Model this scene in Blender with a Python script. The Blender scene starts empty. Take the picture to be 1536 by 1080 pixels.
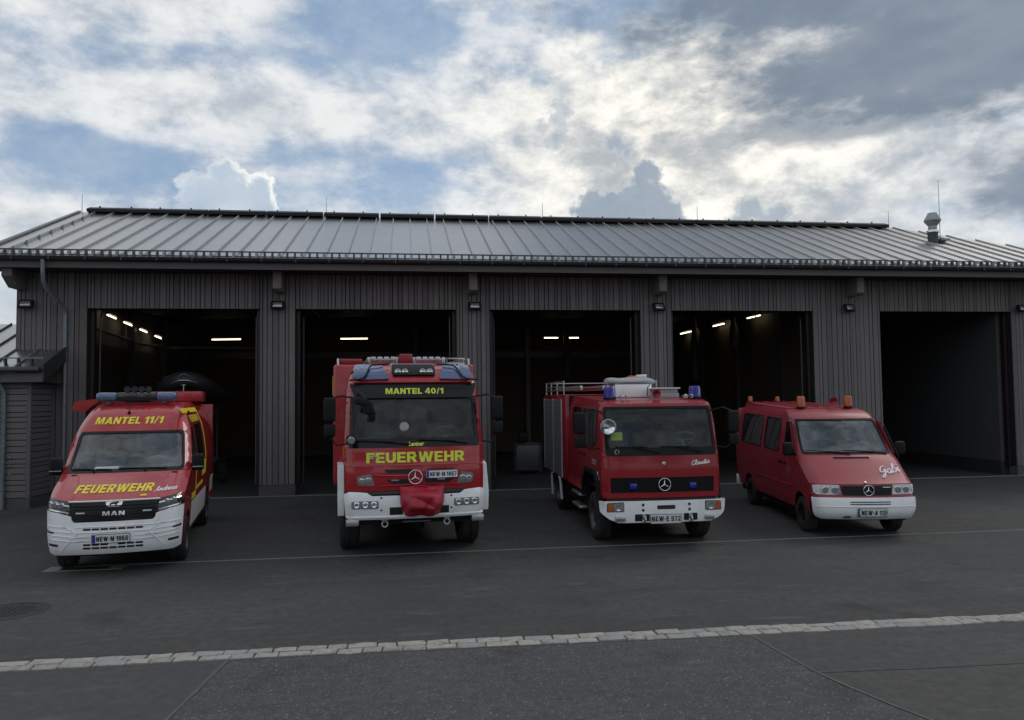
import bpy, bmesh, math, random
from mathutils import Vector, Matrix
from mathutils.geometry import delaunay_2d_cdt
R = math.radians
random.seed(11)
scene = bpy.context.scene
COL = scene.collection

# ------------------------------------------------------------------ camera
CAM = Vector((8.31, -21.537, 2.58)); YAW, PITCH, ROLL, FPX = 0.1354, 0.0479, -0.0116, 1158.3
_fw = Vector((math.sin(YAW)*math.cos(PITCH), math.cos(YAW)*math.cos(PITCH), math.sin(PITCH)))
_rt = Vector((math.cos(YAW), -math.sin(YAW), 0)); _up = _rt.cross(_fw)
_rt, _up = math.cos(ROLL)*_rt + math.sin(ROLL)*_up, -math.sin(ROLL)*_rt + math.cos(ROLL)*_up
cd = bpy.data.cameras.new('camera'); cam = bpy.data.objects.new('camera', cd); COL.objects.link(cam)
m = Matrix((_rt, _up, -_fw)).transposed().to_4x4(); m.translation = CAM
cam.matrix_world = m
cd.sensor_fit = 'HORIZONTAL'; cd.sensor_width = 36; cd.lens = 36*FPX/1536
cd.clip_start = .1; cd.clip_end = 3000
scene.camera = cam

# ------------------------------------------------------------------ sky
SUN_AZ, SUN_EL = 58.0, 44.0           # degrees: from +Y towards +X, above horizon
w = bpy.data.worlds.new('World'); scene.world = w; w.use_nodes = True
nt = w.node_tree; nt.nodes.clear()
def nd(t, **kw):
    n = nt.nodes.new(t)
    for k, v in kw.items(): setattr(n, k, v)
    return n
def lk(a, b): nt.links.new(a, b)
def ma(op, a, b=None, c=None, clamp=False):
    n = nd('ShaderNodeMath', operation=op, use_clamp=clamp)
    for i, v in enumerate((a, b, c)):
        if v is None: continue
        if isinstance(v, (int, float)): n.inputs[i].default_value = v
        else: lk(v, n.inputs[i])
    return n.outputs[0]
def sstep(v, lo, hi, a=0., b=1.):
    n = nd('ShaderNodeMapRange', interpolation_type='SMOOTHSTEP')
    lk(v, n.inputs[0])
    for i, x in enumerate((lo, hi, a, b)): n.inputs[1+i].default_value = x
    return n.outputs[0]
def mixc(f, a, b, mode='MIX'):
    n = nd('ShaderNodeMix', data_type='RGBA', blend_type=mode)
    if isinstance(f, (int, float)): n.inputs[0].default_value = f
    else: lk(f, n.inputs[0])
    for i, v in ((6, a), (7, b)):
        if isinstance(v, tuple): n.inputs[i].default_value = (*v, 1)
        else: lk(v, n.inputs[i])
    return n.outputs[2]
def fbm(vec, scale, detail=8, rough=.55, dist=0., off=(0, 0, 0), sc=(1, 1, 1)):
    mp = nd('ShaderNodeMapping'); lk(vec, mp.inputs[0]); mp.inputs[1].default_value = off; mp.inputs[3].default_value = sc
    n = nd('ShaderNodeTexNoise'); lk(mp.outputs[0], n.inputs['Vector'])
    n.inputs['Scale'].default_value = scale; n.inputs['Detail'].default_value = detail
    n.inputs['Roughness'].default_value = rough; n.inputs['Distortion'].default_value = dist
    return n.outputs['Fac']
tc = nd('ShaderNodeTexCoord')
sx = nd('ShaderNodeSeparateXYZ'); lk(tc.outputs['Generated'], sx.inputs[0])
X, Y, Z = sx.outputs
az = ma('MULTIPLY', ma('ARCTAN2', X, Y), 57.2958)
el = ma('MULTIPLY', ma('ARCSINE', Z), 57.2958)
ae = nd('ShaderNodeCombineXYZ'); lk(az, ae.inputs[0]); lk(el, ae.inputs[1]); ae = ae.outputs[0]
sky = nd('ShaderNodeTexSky', sky_type='NISHITA', sun_disc=False)
sky.sun_elevation = R(SUN_EL); sky.sun_rotation = R(SUN_AZ); sky.altitude = 400; sky.air_density = 1.0; sky.dust_density = .6; sky.ozone_density = 1.6
K = .74/.1
def col(r, g, b): return (r*K, g*K, b*K)
def ell(a, e, ra, re):
    v = nd('ShaderNodeVectorMath', operation='MULTIPLY_ADD'); lk(ae, v.inputs[0]); v.inputs[1].default_value = (1/ra, 1/re, 0); v.inputs[2].default_value = (-a/ra, -e/re, 0)
    l = nd('ShaderNodeVectorMath', operation='LENGTH'); lk(v.outputs[0], l.inputs[0]); return l.outputs['Value']
# angular distance to the thin, glowing part of the cloud below the sun
glow = sstep(ell(21., 18.5, 25., 15.), 1., 0.)
D = tc.outputs['Generated']
base = mixc(.75, sky.outputs[0], col(.25, .35, .485))
# broken sheets of cloud: large cover, puffs within it, fine mottling
n1 = fbm(D, 5.2, 7, .57, .15, (3.1, 1.7, .4), (1, 1, 2.3))
n2 = fbm(D, 13., 7, .62, .12, (7.3, 4.2, 1.), (1, 1, 1.7))
n3 = fbm(D, 1.9, 1, .5, 0, (1.3, 6.1, 0), (1, 1, 2))
cover = ma('ADD', ma('ADD', n1, ma('MULTIPLY', ma('SUBTRACT', n3, .5), .35)), ma('ADD', ma('MULTIPLY', glow, .20), ma('MULTIPLY', ma('SUBTRACT', n2, .5), .28)))
cover = ma('ADD', cover, .02)
for a_, e_, ra_, re_, k_ in ((-20.5, 15.6, 9, 2.6, -.22), (-1, 25.6, 7, 2.6, -.24), (-4, 14.8, 9, 2.0, -.14), (-13, 20.2, 13, 3.6, .20), (4, 19.5, 8, 5, .10), (-24, 11.5, 11, 2.4, .16), (36, 14, 14, 3, .16), (-20, 25, 9, 3, .14), (-7, 23.6, 4, 1.4, -.12), (-26, 17.8, 5, 2.2, -.05), (-22, 34, 24, 9, .16)):  # last lobe, above the view, is added to brighten the roof's left reflection
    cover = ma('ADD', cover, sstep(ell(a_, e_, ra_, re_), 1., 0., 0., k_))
base = mixc(sstep(n2, .30, .75, 0., .42), base, col(.55, .61, .68))       # thin high wisps
f1 = sstep(cover, .31, .66)
thick = sstep(cover, .52, .86)
lum = sstep(ma('SUBTRACT', ma('ADD', n2, ma('MULTIPLY', n1, .35)), ma('MULTIPLY', thick, .10)), .44, .80)
veil = mixc(lum, col(.43, .48, .54), col(.82, .825, .82))
warm = mixc(lum, col(.44, .46, .47), col(1.18, 1.12, .98))
veil = mixc(ma('MULTIPLY', glow, .95), veil, warm)
c = mixc(ma('MULTIPLY', f1, .94), base, veil)
# pale haze towards the horizon
c = mixc(sstep(el, 14, 2, 0, .5), c, col(.62, .64, .63))
# smooth dark cloud sheet to the upper right, with unseen lobes added above
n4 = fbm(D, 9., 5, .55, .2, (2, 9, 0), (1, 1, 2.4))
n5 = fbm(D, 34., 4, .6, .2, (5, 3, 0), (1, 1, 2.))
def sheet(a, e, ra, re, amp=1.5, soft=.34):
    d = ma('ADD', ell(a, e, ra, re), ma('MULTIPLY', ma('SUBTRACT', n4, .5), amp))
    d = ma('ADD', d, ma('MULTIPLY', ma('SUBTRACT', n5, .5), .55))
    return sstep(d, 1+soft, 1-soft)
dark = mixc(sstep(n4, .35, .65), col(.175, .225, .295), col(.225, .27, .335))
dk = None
for a, e, ra, re, k in ((39, 21.5, 14, 4.4, .95), (37, 27.0, 19, 4.2, .95), (31, 18.0, 6.5, 1.5, .75), (45, 13.0, 6.5, 3.2, .85), (62, 20, 17, 9, .92), (50, 44, 44, 17, .95), (30, 33.5, 22, 6, .9)):  # last two lobes, above the view, are added to darken the roof's reflection
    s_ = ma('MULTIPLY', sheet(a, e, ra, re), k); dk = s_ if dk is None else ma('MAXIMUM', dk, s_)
dk = ma('MAXIMUM', dk, ma('MULTIPLY', sheet(39, 32.5, 25, 6.5, .55), .95))  # unseen denser sheet, added so the roof mirrors dark at right
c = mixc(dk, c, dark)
# heaped clouds
n6 = fbm(D, 26., 4, .6, .3, (8, 1, 0)); n7 = fbm(D, 75., 3, .6, 0, (4, 4, 0))
def heap(cs, body, rim, rimw=.35, k=.95, amp=.55, side=None, foot=None):
    """union of lobes -> body colour with a bright rim (on the sun's side only if side=(az0, az1)); foot=(el0, el1) fades the base into the haze"""
    global c
    d = None
    for a, e, r_ in cs:
        q = ma('MULTIPLY_ADD', ell(a, e, r_*1.12, r_), r_/2., -r_/2.)
        d = q if d is None else ma('SMOOTH_MIN', d, q, .12)
    d = ma('ADD', d, ma('MULTIPLY', ma('SUBTRACT', n6, .5), amp))
    d = ma('ADD', d, ma('MULTIPLY', ma('SUBTRACT', n7, .5), amp*.9))
    msk = sstep(d, .07, -.10)
    rf = sstep(d, -rimw*1.6, .0)
    if side: rf = ma('MULTIPLY', rf, sstep(az, side[0], side[1], .12, 1.))
    rf = ma('ADD', rf, ma('MULTIPLY', ma('SUBTRACT', n6, .45), .9), None, True)
    bc = mixc(rf, body, rim)
    msk = ma('MULTIPLY', msk, k)
    if foot: msk = ma('MULTIPLY', msk, sstep(el, foot[0], foot[1], .15, 1.))
    c = mixc(msk, c, bc)
heap([(-13.9, 13.6, 1.9), (-11.2, 13.6, 1.8), (-12.5, 15.1, 1.35), (-15.2, 14.7, .9), (-10.3, 14.9, .9), (-12, 11.5, 3.2)], col(.47, .55, .65), col(.98, .97, .92), .20, .92, .75, (-15, -10.5), (11.5, 14.6))
heap([(14.4, 13.3, 1.6), (17.4, 14.1, 1.7), (15.9, 13.2, 2.0), (18.8, 12.8, 1.8), (13.9, 14.5, .8), (17.9, 15.9, .8), (16, 10.6, 3.2)], col(.29, .35, .43), col(.50, .54, .58), .16, .92, .9)
heap([(15.6, 18.2, .7), (16.4, 17.8, .65)], col(.34, .40, .48), col(.52, .56, .60), .2, .8, .9)
heap([(11.3, 19.9, .8), (12.0, 20.6, .8), (10.4, 19.5, .6), (11.2, 18.7, .7)], col(.35, .41, .48), col(.52, .55, .59), .3, .75, 1.)
heap([(25.2, 13.0, 1.0), (26.9, 12.3, 1.1), (24.6, 11.4, 1.4), (26, 10.6, 2.0)], col(.35, .41, .48), col(.60, .62, .62), .18, .85, .8)
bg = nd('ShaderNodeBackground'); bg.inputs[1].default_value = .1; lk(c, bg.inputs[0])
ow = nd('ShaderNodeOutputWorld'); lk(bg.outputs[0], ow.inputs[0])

# ------------------------------------------------------------------ sun (veiled by cloud, behind the hall) and exposure
sd = bpy.data.lights.new('sun', 'SUN'); so = bpy.data.objects.new('sun', sd); COL.objects.link(so)
sd.energy = .5; sd.angle = R(24); sd.color = (1, .94, .84)
sdir = Vector((math.sin(R(SUN_AZ))*math.cos(R(SUN_EL)), math.cos(R(SUN_AZ))*math.cos(R(SUN_EL)), math.sin(R(SUN_EL))))
so.rotation_euler = sdir.to_track_quat('Z', 'Y').to_euler(); so.location = (20, 30, 30)
vs = scene.view_settings; vs.view_transform = 'Standard'; vs.look = 'None'; vs.exposure = .55; vs.gamma = 1; vs.use_curve_mapping = False
scene.cycles.use_denoising = True; scene.cycles.max_bounces = 6; scene.cycles.diffuse_bounces = 3; scene.cycles.transparent_max_bounces = 10

# ------------------------------------------------------------------ materials
def mat(name, color, rough=.6, metal=0., var=0., vscale=3., bump=0., bscale=80., coat=0., spec=.5, emit=None, dirt=None, grain=None, coat_r=.06):
    """procedural principled: colour with noise variation, dirt in its own blotches, fine bump"""
    M = bpy.data.materials.new(name); M.use_nodes = True; t = M.node_tree; b = t.nodes['Principled BSDF']
    b.inputs['Base Color'].default_value = (*color, 1); b.inputs['Roughness'].default_value = rough
    b.inputs['Metallic'].default_value = metal; b.inputs['Specular IOR Level'].default_value = spec
    b.inputs['Coat Weight'].default_value = coat; b.inputs['Coat Roughness'].default_value = coat_r
    if emit: b.inputs['Emission Color'].default_value = (*emit[0], 1); b.inputs['Emission Strength'].default_value = emit[1]
    L = t.links.new; N = t.nodes.new
    if var or bump or dirt or grain:
        co = N('ShaderNodeTexCoord').outputs['Object']
    cur = None
    def noise(sc, det=4, ro=.55, vec=None):
        n = N('ShaderNodeTexNoise'); L(vec or co, n.inputs['Vector']); n.inputs['Scale'].default_value = sc
        n.inputs['Detail'].default_value = det; n.inputs['Roughness'].default_value = ro; return n.outputs['Fac']
    def mixn(f, a, bb):
        n = N('ShaderNodeMix'); n.data_type = 'RGBA'; L(f, n.inputs[0])
        for i, v in ((6, a), (7, bb)):
            if isinstance(v, tuple): n.inputs[i].default_value = (*v, 1)
            else: L(v, n.inputs[i])
        return n.outputs[2]
    if var:
        lo = tuple(x*(1-var) for x in color); hi = tuple(min(1, x*(1+var)) for x in color)
        cur = mixn(noise(vscale, 6, .6), lo, hi)
    if grain:   # (stretch vector, scale, amount)
        mp = N('ShaderNodeMapping'); L(co, mp.inputs[0]); mp.inputs[3].default_value = grain[0]
        g = noise(grain[1], 5, .6, mp.outputs[0])
        r_ = N('ShaderNodeMapRange'); L(g, r_.inputs[0]); r_.inputs[1].default_value = .3; r_.inputs[2].default_value = .7
        lo = tuple(x*(1-grain[2]) for x in color); hi = tuple(min(1, x*(1+grain[2])) for x in color)
        g2 = mixn(r_.outputs[0], lo, hi)
        if cur is None: cur = g2
        else:
            n = N('ShaderNodeMix'); n.data_type = 'RGBA'; n.inputs[0].default_value = .5; L(cur, n.inputs[6]); L(g2, n.inputs[7]); cur = n.outputs[2]
    if dirt:    # (colour, scale, lo, hi)
        r_ = N('ShaderNodeMapRange'); L(noise(dirt[1], 7, .65), r_.inputs[0]); r_.inputs[1].default_value = dirt[2]; r_.inputs[2].default_value = dirt[3]
        cur = mixn(r_.outputs[0], cur if cur is not None else color, dirt[0])
    if cur is not None: L(cur, b.inputs['Base Color'])
    if bump:
        bn = N('ShaderNodeBump'); bn.inputs['Strength'].default_value = bump; bn.inputs['Distance'].default_value = .02
        L(noise(bscale, 5, .6), bn.inputs['Height']); L(bn.outputs[0], b.inputs['Normal'])
    return M
def asphalt(name, c0, c1, speck, spk, scale=110, blot=.35, rough=.82):
    M = bpy.data.materials.new(name); M.use_nodes = True; t = M.node_tree; b = t.nodes['Principled BSDF']; L = t.links.new; N = t.nodes.new
    co = N('ShaderNodeTexCoord').outputs['Object']
    def noise(sc, det=5, ro=.6, st=None):
        v = co
        if st: mp = N('ShaderNodeMapping'); L(co, mp.inputs[0]); mp.inputs[3].default_value = st; v = mp.outputs[0]
        n = N('ShaderNodeTexNoise'); L(v, n.inputs['Vector']); n.inputs['Scale'].default_value = sc; n.inputs['Detail'].default_value = det; n.inputs['Roughness'].default_value = ro
        return n.outputs['Fac']
    def rng(v, a, bb):
        r_ = N('ShaderNodeMapRange'); L(v, r_.inputs[0]); r_.inputs[1].default_value = a; r_.inputs[2].default_value = bb; return r_.outputs[0]
    def mx(f, a, bb):
        n = N('ShaderNodeMix'); n.data_type = 'RGBA'
        if isinstance(f, float): n.inputs[0].default_value = f
        else: L(f, n.inputs[0])
        for i, v in ((6, a), (7, bb)):
            if isinstance(v, tuple): n.inputs[i].default_value = (*v, 1)
            else: L(v, n.inputs[i])
        return n.outputs[2]
    cc = mx(rng(noise(.55, 7, .62), .34, .66), c0, c1)
    cc = mx(rng(noise(9., 4, .6), .35, .75), cc, tuple(x*.72 for x in c0))
    cc = mx(rng(noise(.9, 3, .5), .62, .74), cc, tuple(x*.62 for x in c0))        # oil and water stains
    cc = mx(rng(noise(1.6, 5, .6, (.35, 1.6, 1)), .52, .75), cc, tuple(x*(1-blot) for x in c0))       # wheel scuffs across the yard
    cc = mx(rng(noise(2.3, 4, .55, (.5, 2, 1)), .6, .8), cc, tuple(min(1, x*1.35) for x in c1))
    vo = N('ShaderNodeTexVoronoi'); L(co, vo.inputs['Vector']); vo.inputs['Scale'].default_value = scale
    sp = rng(vo.outputs['Color'], spk, 1.)
    cc = mx(sp, cc, speck)
    L(cc, b.inputs['Base Color']); b.inputs['Roughness'].default_value = rough; b.inputs['Specular IOR Level'].default_value = .35
    L(rng(noise(.8, 5, .6), .2, .8), N('ShaderNodeMath').inputs[0])
    bn = N('ShaderNodeBump'); bn.inputs['Strength'].default_value = .5; bn.inputs['Distance'].default_value = .01
    L(noise(scale*.8, 3, .6), bn.inputs['Height']); L(bn.outputs[0], b.inputs['Normal'])
    return M
def glass(name, tint, gloss=.08, rough=.02, dens=1.):
    M = bpy.data.materials.new(name); M.use_nodes = True; t = M.node_tree; t.nodes.clear(); L = t.links.new; N = t.nodes.new
    tr = N('ShaderNodeBsdfTransparent'); tr.inputs[0].default_value = (*tint, 1)
    gl = N('ShaderNodeBsdfGlossy'); gl.inputs['Roughness'].default_value = rough; gl.inputs[0].default_value = (1, 1, 1, 1)
    lf = N('ShaderNodeLayerWeight'); lf.inputs[0].default_value = .5
    lw = N('ShaderNodeMath'); lw.operation = 'POWER'; L(lf.outputs['Facing'], lw.inputs[0]); lw.inputs[1].default_value = 4.
    no = N('ShaderNodeTexNoise'); no.inputs['Scale'].default_value = 2.2; no.inputs['Detail'].default_value = 5
    co = N('ShaderNodeTexCoord'); L(co.outputs['Object'], no.inputs['Vector'])
    df = N('ShaderNodeBsdfDiffuse'); df.inputs[0].default_value = (.5, .52, .54, 1)
    mr = N('ShaderNodeMapRange'); L(no.outputs['Fac'], mr.inputs[0]); mr.inputs[1].default_value = .35; mr.inputs[2].default_value = .8; mr.inputs[3].default_value = .01; mr.inputs[4].default_value = .07*dens
    m0 = N('ShaderNodeMixShader'); L(mr.outputs[0], m0.inputs[0]); L(tr.outputs[0], m0.inputs[1]); L(df.outputs[0], m0.inputs[2])
    ad = N('ShaderNodeMath'); ad.operation = 'MULTIPLY_ADD'; L(lw.outputs[0], ad.inputs[0]); ad.inputs[1].default_value = .8; ad.inputs[2].default_value = gloss+.035; ad.use_clamp = True
    m1 = N('ShaderNodeMixShader'); L(ad.outputs[0], m1.inputs[0]); L(m0.outputs[0], m1.inputs[1]); L(gl.outputs[0], m1.inputs[2])
    o = N('ShaderNodeOutputMaterial'); L(m1.outputs[0], o.inputs[0])
    return M
DUST = (.20, .17, .15)
M = dict(
    red=mat('signal red paint', (.36, .010, .016), .42, var=.10, vscale=1.4, coat=.85, dirt=((.30, .035, .035), 3.2, .58, .9), coat_r=.05, spec=.35),
    red2=mat('older dark red paint', (.26, .006, .012), .45, var=.12, vscale=1.6, coat=.55, dirt=((.22, .025, .028), 3.0, .55, .9), coat_r=.08, spec=.3),
    red3=mat('matt crimson paint', (.29, .016, .032), .5, var=.12, vscale=1.6, coat=.2, dirt=((.25, .07, .085), 2.4, .5, .9), coat_r=.2),
    tarp=mat('red tarpaulin', (.36, .012, .03), .42, var=.2, vscale=5, bump=.3, bscale=14),
    white=mat('white bumper paint', (.82, .83, .84), .42, var=.05, vscale=2.5, coat=.3, dirt=((.55, .53, .5), 3.5, .55, .9)),
    yellow=mat('lemon reflective foil', (.78, .66, .03), .45, var=.05),
    lime=mat('lime reflective foil', (.72, .80, .07), .45, var=.05),
    script=mat('white foil', (.82, .82, .84), .5, var=.05),
    black=mat('black plastic', (.009, .009, .010), .6, var=.25, vscale=5, spec=.22),
    gloss=mat('glossy black trim', (.005, .005, .006), .22, var=.1, spec=.3),
    rubber=mat('tyre rubber', (.017, .017, .018), .85, var=.35, vscale=6, bump=.4, bscale=60, dirt=((.06, .055, .05), 5, .5, .85)),
    cloth=mat('grey seat cloth', (.17, .172, .18), .9, var=.2, vscale=9, bump=.2),
    chrome=mat('chrome', (.72, .73, .75), .18, 1., var=.06),
    alu=mat('brushed aluminium', (.52, .53, .55), .38, .9, var=.12, vscale=8, grain=((1, 12, 1), 6, .2)),
    shutter=mat('grey roller shutter', (.17, .185, .20), .5, .35, var=.1, vscale=2),
    steel=mat('dark steel', (.10, .10, .11), .5, .7, var=.3, vscale=7),
    lens=mat('clear lamp lens', (.34, .36, .38), .10, .55, var=.25, vscale=22, coat=.8),
    leafd=mat('tree foliage, darker', (.035, .065, .022), .7, var=.5, vscale=1.5),
    lampdark=mat('dark lamp housing', (.02, .021, .024), .15, coat=.5, var=.3, vscale=20),
    reflector=mat('lamp reflector', (.80, .82, .84), .12, 1., var=.1, vscale=15),
    amber=mat('amber lens', (.42, .085, .008), .22, coat=.6, var=.2, vscale=18),
    blue=mat('blue beacon lens', (.012, .022, .30), .2, coat=.6, var=.3, vscale=15),
    blue2=mat('deep blue light bar lens', (.03, .06, .17), .15, coat=.8, var=.4, vscale=7),
    bluegrey=mat('blue grey light bar lens', (.10, .16, .27), .2, coat=.7, var=.35, vscale=8),
    plateblue=mat('plate blue', (.01, .04, .30), .45, var=.05),
    plate=mat('plate white', (.74, .75, .77), .4, var=.04),
    ink=mat('plate black', (.01, .01, .012), .5, var=.1),
    paper=mat('white paper', (.75, .77, .78), .8, var=.05),
    glass=glass('windscreen glass', (.74, .80, .80), -.017, dens=.35),
    glassv=glass('hazy van windscreen glass', (.84, .88, .88), .015, dens=1.8),  # pale haze film, thickened to stand in for the grey sky reflection
    glassd=glass('dark window glass', (.16, .17, .18), .0),
    board=mat('weathered grey brown timber', (.148, .135, .137), .8, var=.22, vscale=2.2, grain=((14, 14, .8), 5, .3), bump=.25, bscale=45),
    board2=mat('weathered grey brown timber, darker board', (.122, .112, .115), .8, var=.22, vscale=2.2, grain=((14, 14, .8), 5, .3), bump=.25, bscale=45),
    board3=mat('weathered grey brown timber, paler board', (.166, .152, .153), .8, var=.22, vscale=2.2, grain=((14, 14, .8), 5, .3), bump=.25, bscale=45),
    hboard=mat('weathered horizontal siding', (.148, .136, .139), .8, var=.22, vscale=2.2, grain=((.8, 14, 14), 5, .3), bump=.25, bscale=45),
    lath=mat('black facade membrane', (.012, .012, .013), .9, var=.2),
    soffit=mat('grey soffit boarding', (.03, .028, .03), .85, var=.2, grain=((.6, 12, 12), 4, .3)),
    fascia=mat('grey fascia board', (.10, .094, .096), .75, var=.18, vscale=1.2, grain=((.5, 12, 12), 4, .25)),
    zinc=mat('weathered zinc', (.20, .23, .25), .5, .5, var=.22, vscale=4, dirt=((.12, .13, .14), 6, .5, .8)),
    gutter=mat('dark coated gutter', (.045, .05, .054), .4, .3, var=.2, vscale=3),
    roof=mat('grey standing seam sheet', (.42, .42, .42), .27, .97, var=.12, vscale=.9, dirt=((.46, .455, .45), .8, .5, .8), bump=.05, bscale=2.5),
    seam=mat('grey seam', (.42, .42, .425), .5, .9, var=.12, vscale=1.2),
    ridge=mat('black ridge vent', (.010, .010, .011), .6, var=.2),
    concrete=mat('grey concrete', (.19, .19, .185), .85, var=.2, vscale=4, bump=.3, bscale=40, dirt=((.10, .10, .10), 2.5, .5, .8)),
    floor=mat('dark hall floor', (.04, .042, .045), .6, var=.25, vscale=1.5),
    plinth=mat('dark plinth concrete', (.075, .075, .075), .85, var=.25, vscale=4, bump=.3, bscale=40),  # evenly darker tone than the other concrete
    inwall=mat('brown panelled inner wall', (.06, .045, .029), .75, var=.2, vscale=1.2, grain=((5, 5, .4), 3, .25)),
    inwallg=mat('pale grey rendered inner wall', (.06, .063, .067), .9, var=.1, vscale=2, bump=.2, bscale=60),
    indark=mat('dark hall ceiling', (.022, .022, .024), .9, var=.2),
    frame=mat('dark red door frame', (.014, .007, .007), .5, var=.2),
    tube=mat('lit tube', (.9, .9, .85), .5, emit=((1., .84, .56), 3.6)),
    pool=mat('boat tube hypalon', (.022, .024, .028), .55, var=.2, vscale=5),
    stone=mat('granite sett', (.37, .345, .315), .85, var=.22, vscale=9, bump=.6, bscale=55, dirt=((.17, .16, .15), 14, .5, .75)),
    stone2=mat('granite sett, greyer', (.31, .298, .282), .85, var=.25, vscale=8, bump=.6, bscale=55, dirt=((.16, .155, .15), 14, .5, .75)),
    seal=mat('pale joint sealing', (.098, .095, .088), .85, var=.3, vscale=12),
    ventmetal=mat('dull vent metal', (.30, .31, .32), .42, .85, var=.15, vscale=8),
    joint=mat('sandy joint', (.085, .08, .07), .95, var=.3, vscale=20, bump=.5),
    yard=asphalt('yard asphalt', (.056, .0555, .0545), (.078, .077, .075), (.13, .13, .125), .90, 130, .3),
    road=asphalt('coarse road asphalt', (.064, .0655, .066), (.084, .0855, .086), (.27, .27, .26), .78, 85, .15),
    patch=asphalt('smooth road patch', (.066, .067, .067), (.084, .085, .0845), (.14, .14, .135), .9, 120, .15),
    patch2=asphalt('worn road patch', (.070, .067, .063), (.092, .088, .082), (.16, .155, .145), .88, 110, .2),
    iron=mat('cast iron', (.035, .034, .033), .6, .4, var=.3, vscale=9, bump=.5, bscale=30),
    bag=mat('grey rescue bag', (.33, .35, .36), .8, var=.12, vscale=6, bump=.5, bscale=12),
    plaster=mat('pale render of house', (.62, .60, .52), .9, var=.06),
    tile=mat('red roof tile', (.25, .09, .06), .8, var=.25, vscale=3),
    leaf=mat('tree foliage', (.05, .085, .03), .7, var=.5, vscale=1.5),
    bark=mat('tree bark', (.09, .07, .05), .9, var=.3, vscale=6),
    orange=mat('orange rope', (.55, .12, .04), .7, var=.3, vscale=20),
)

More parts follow.
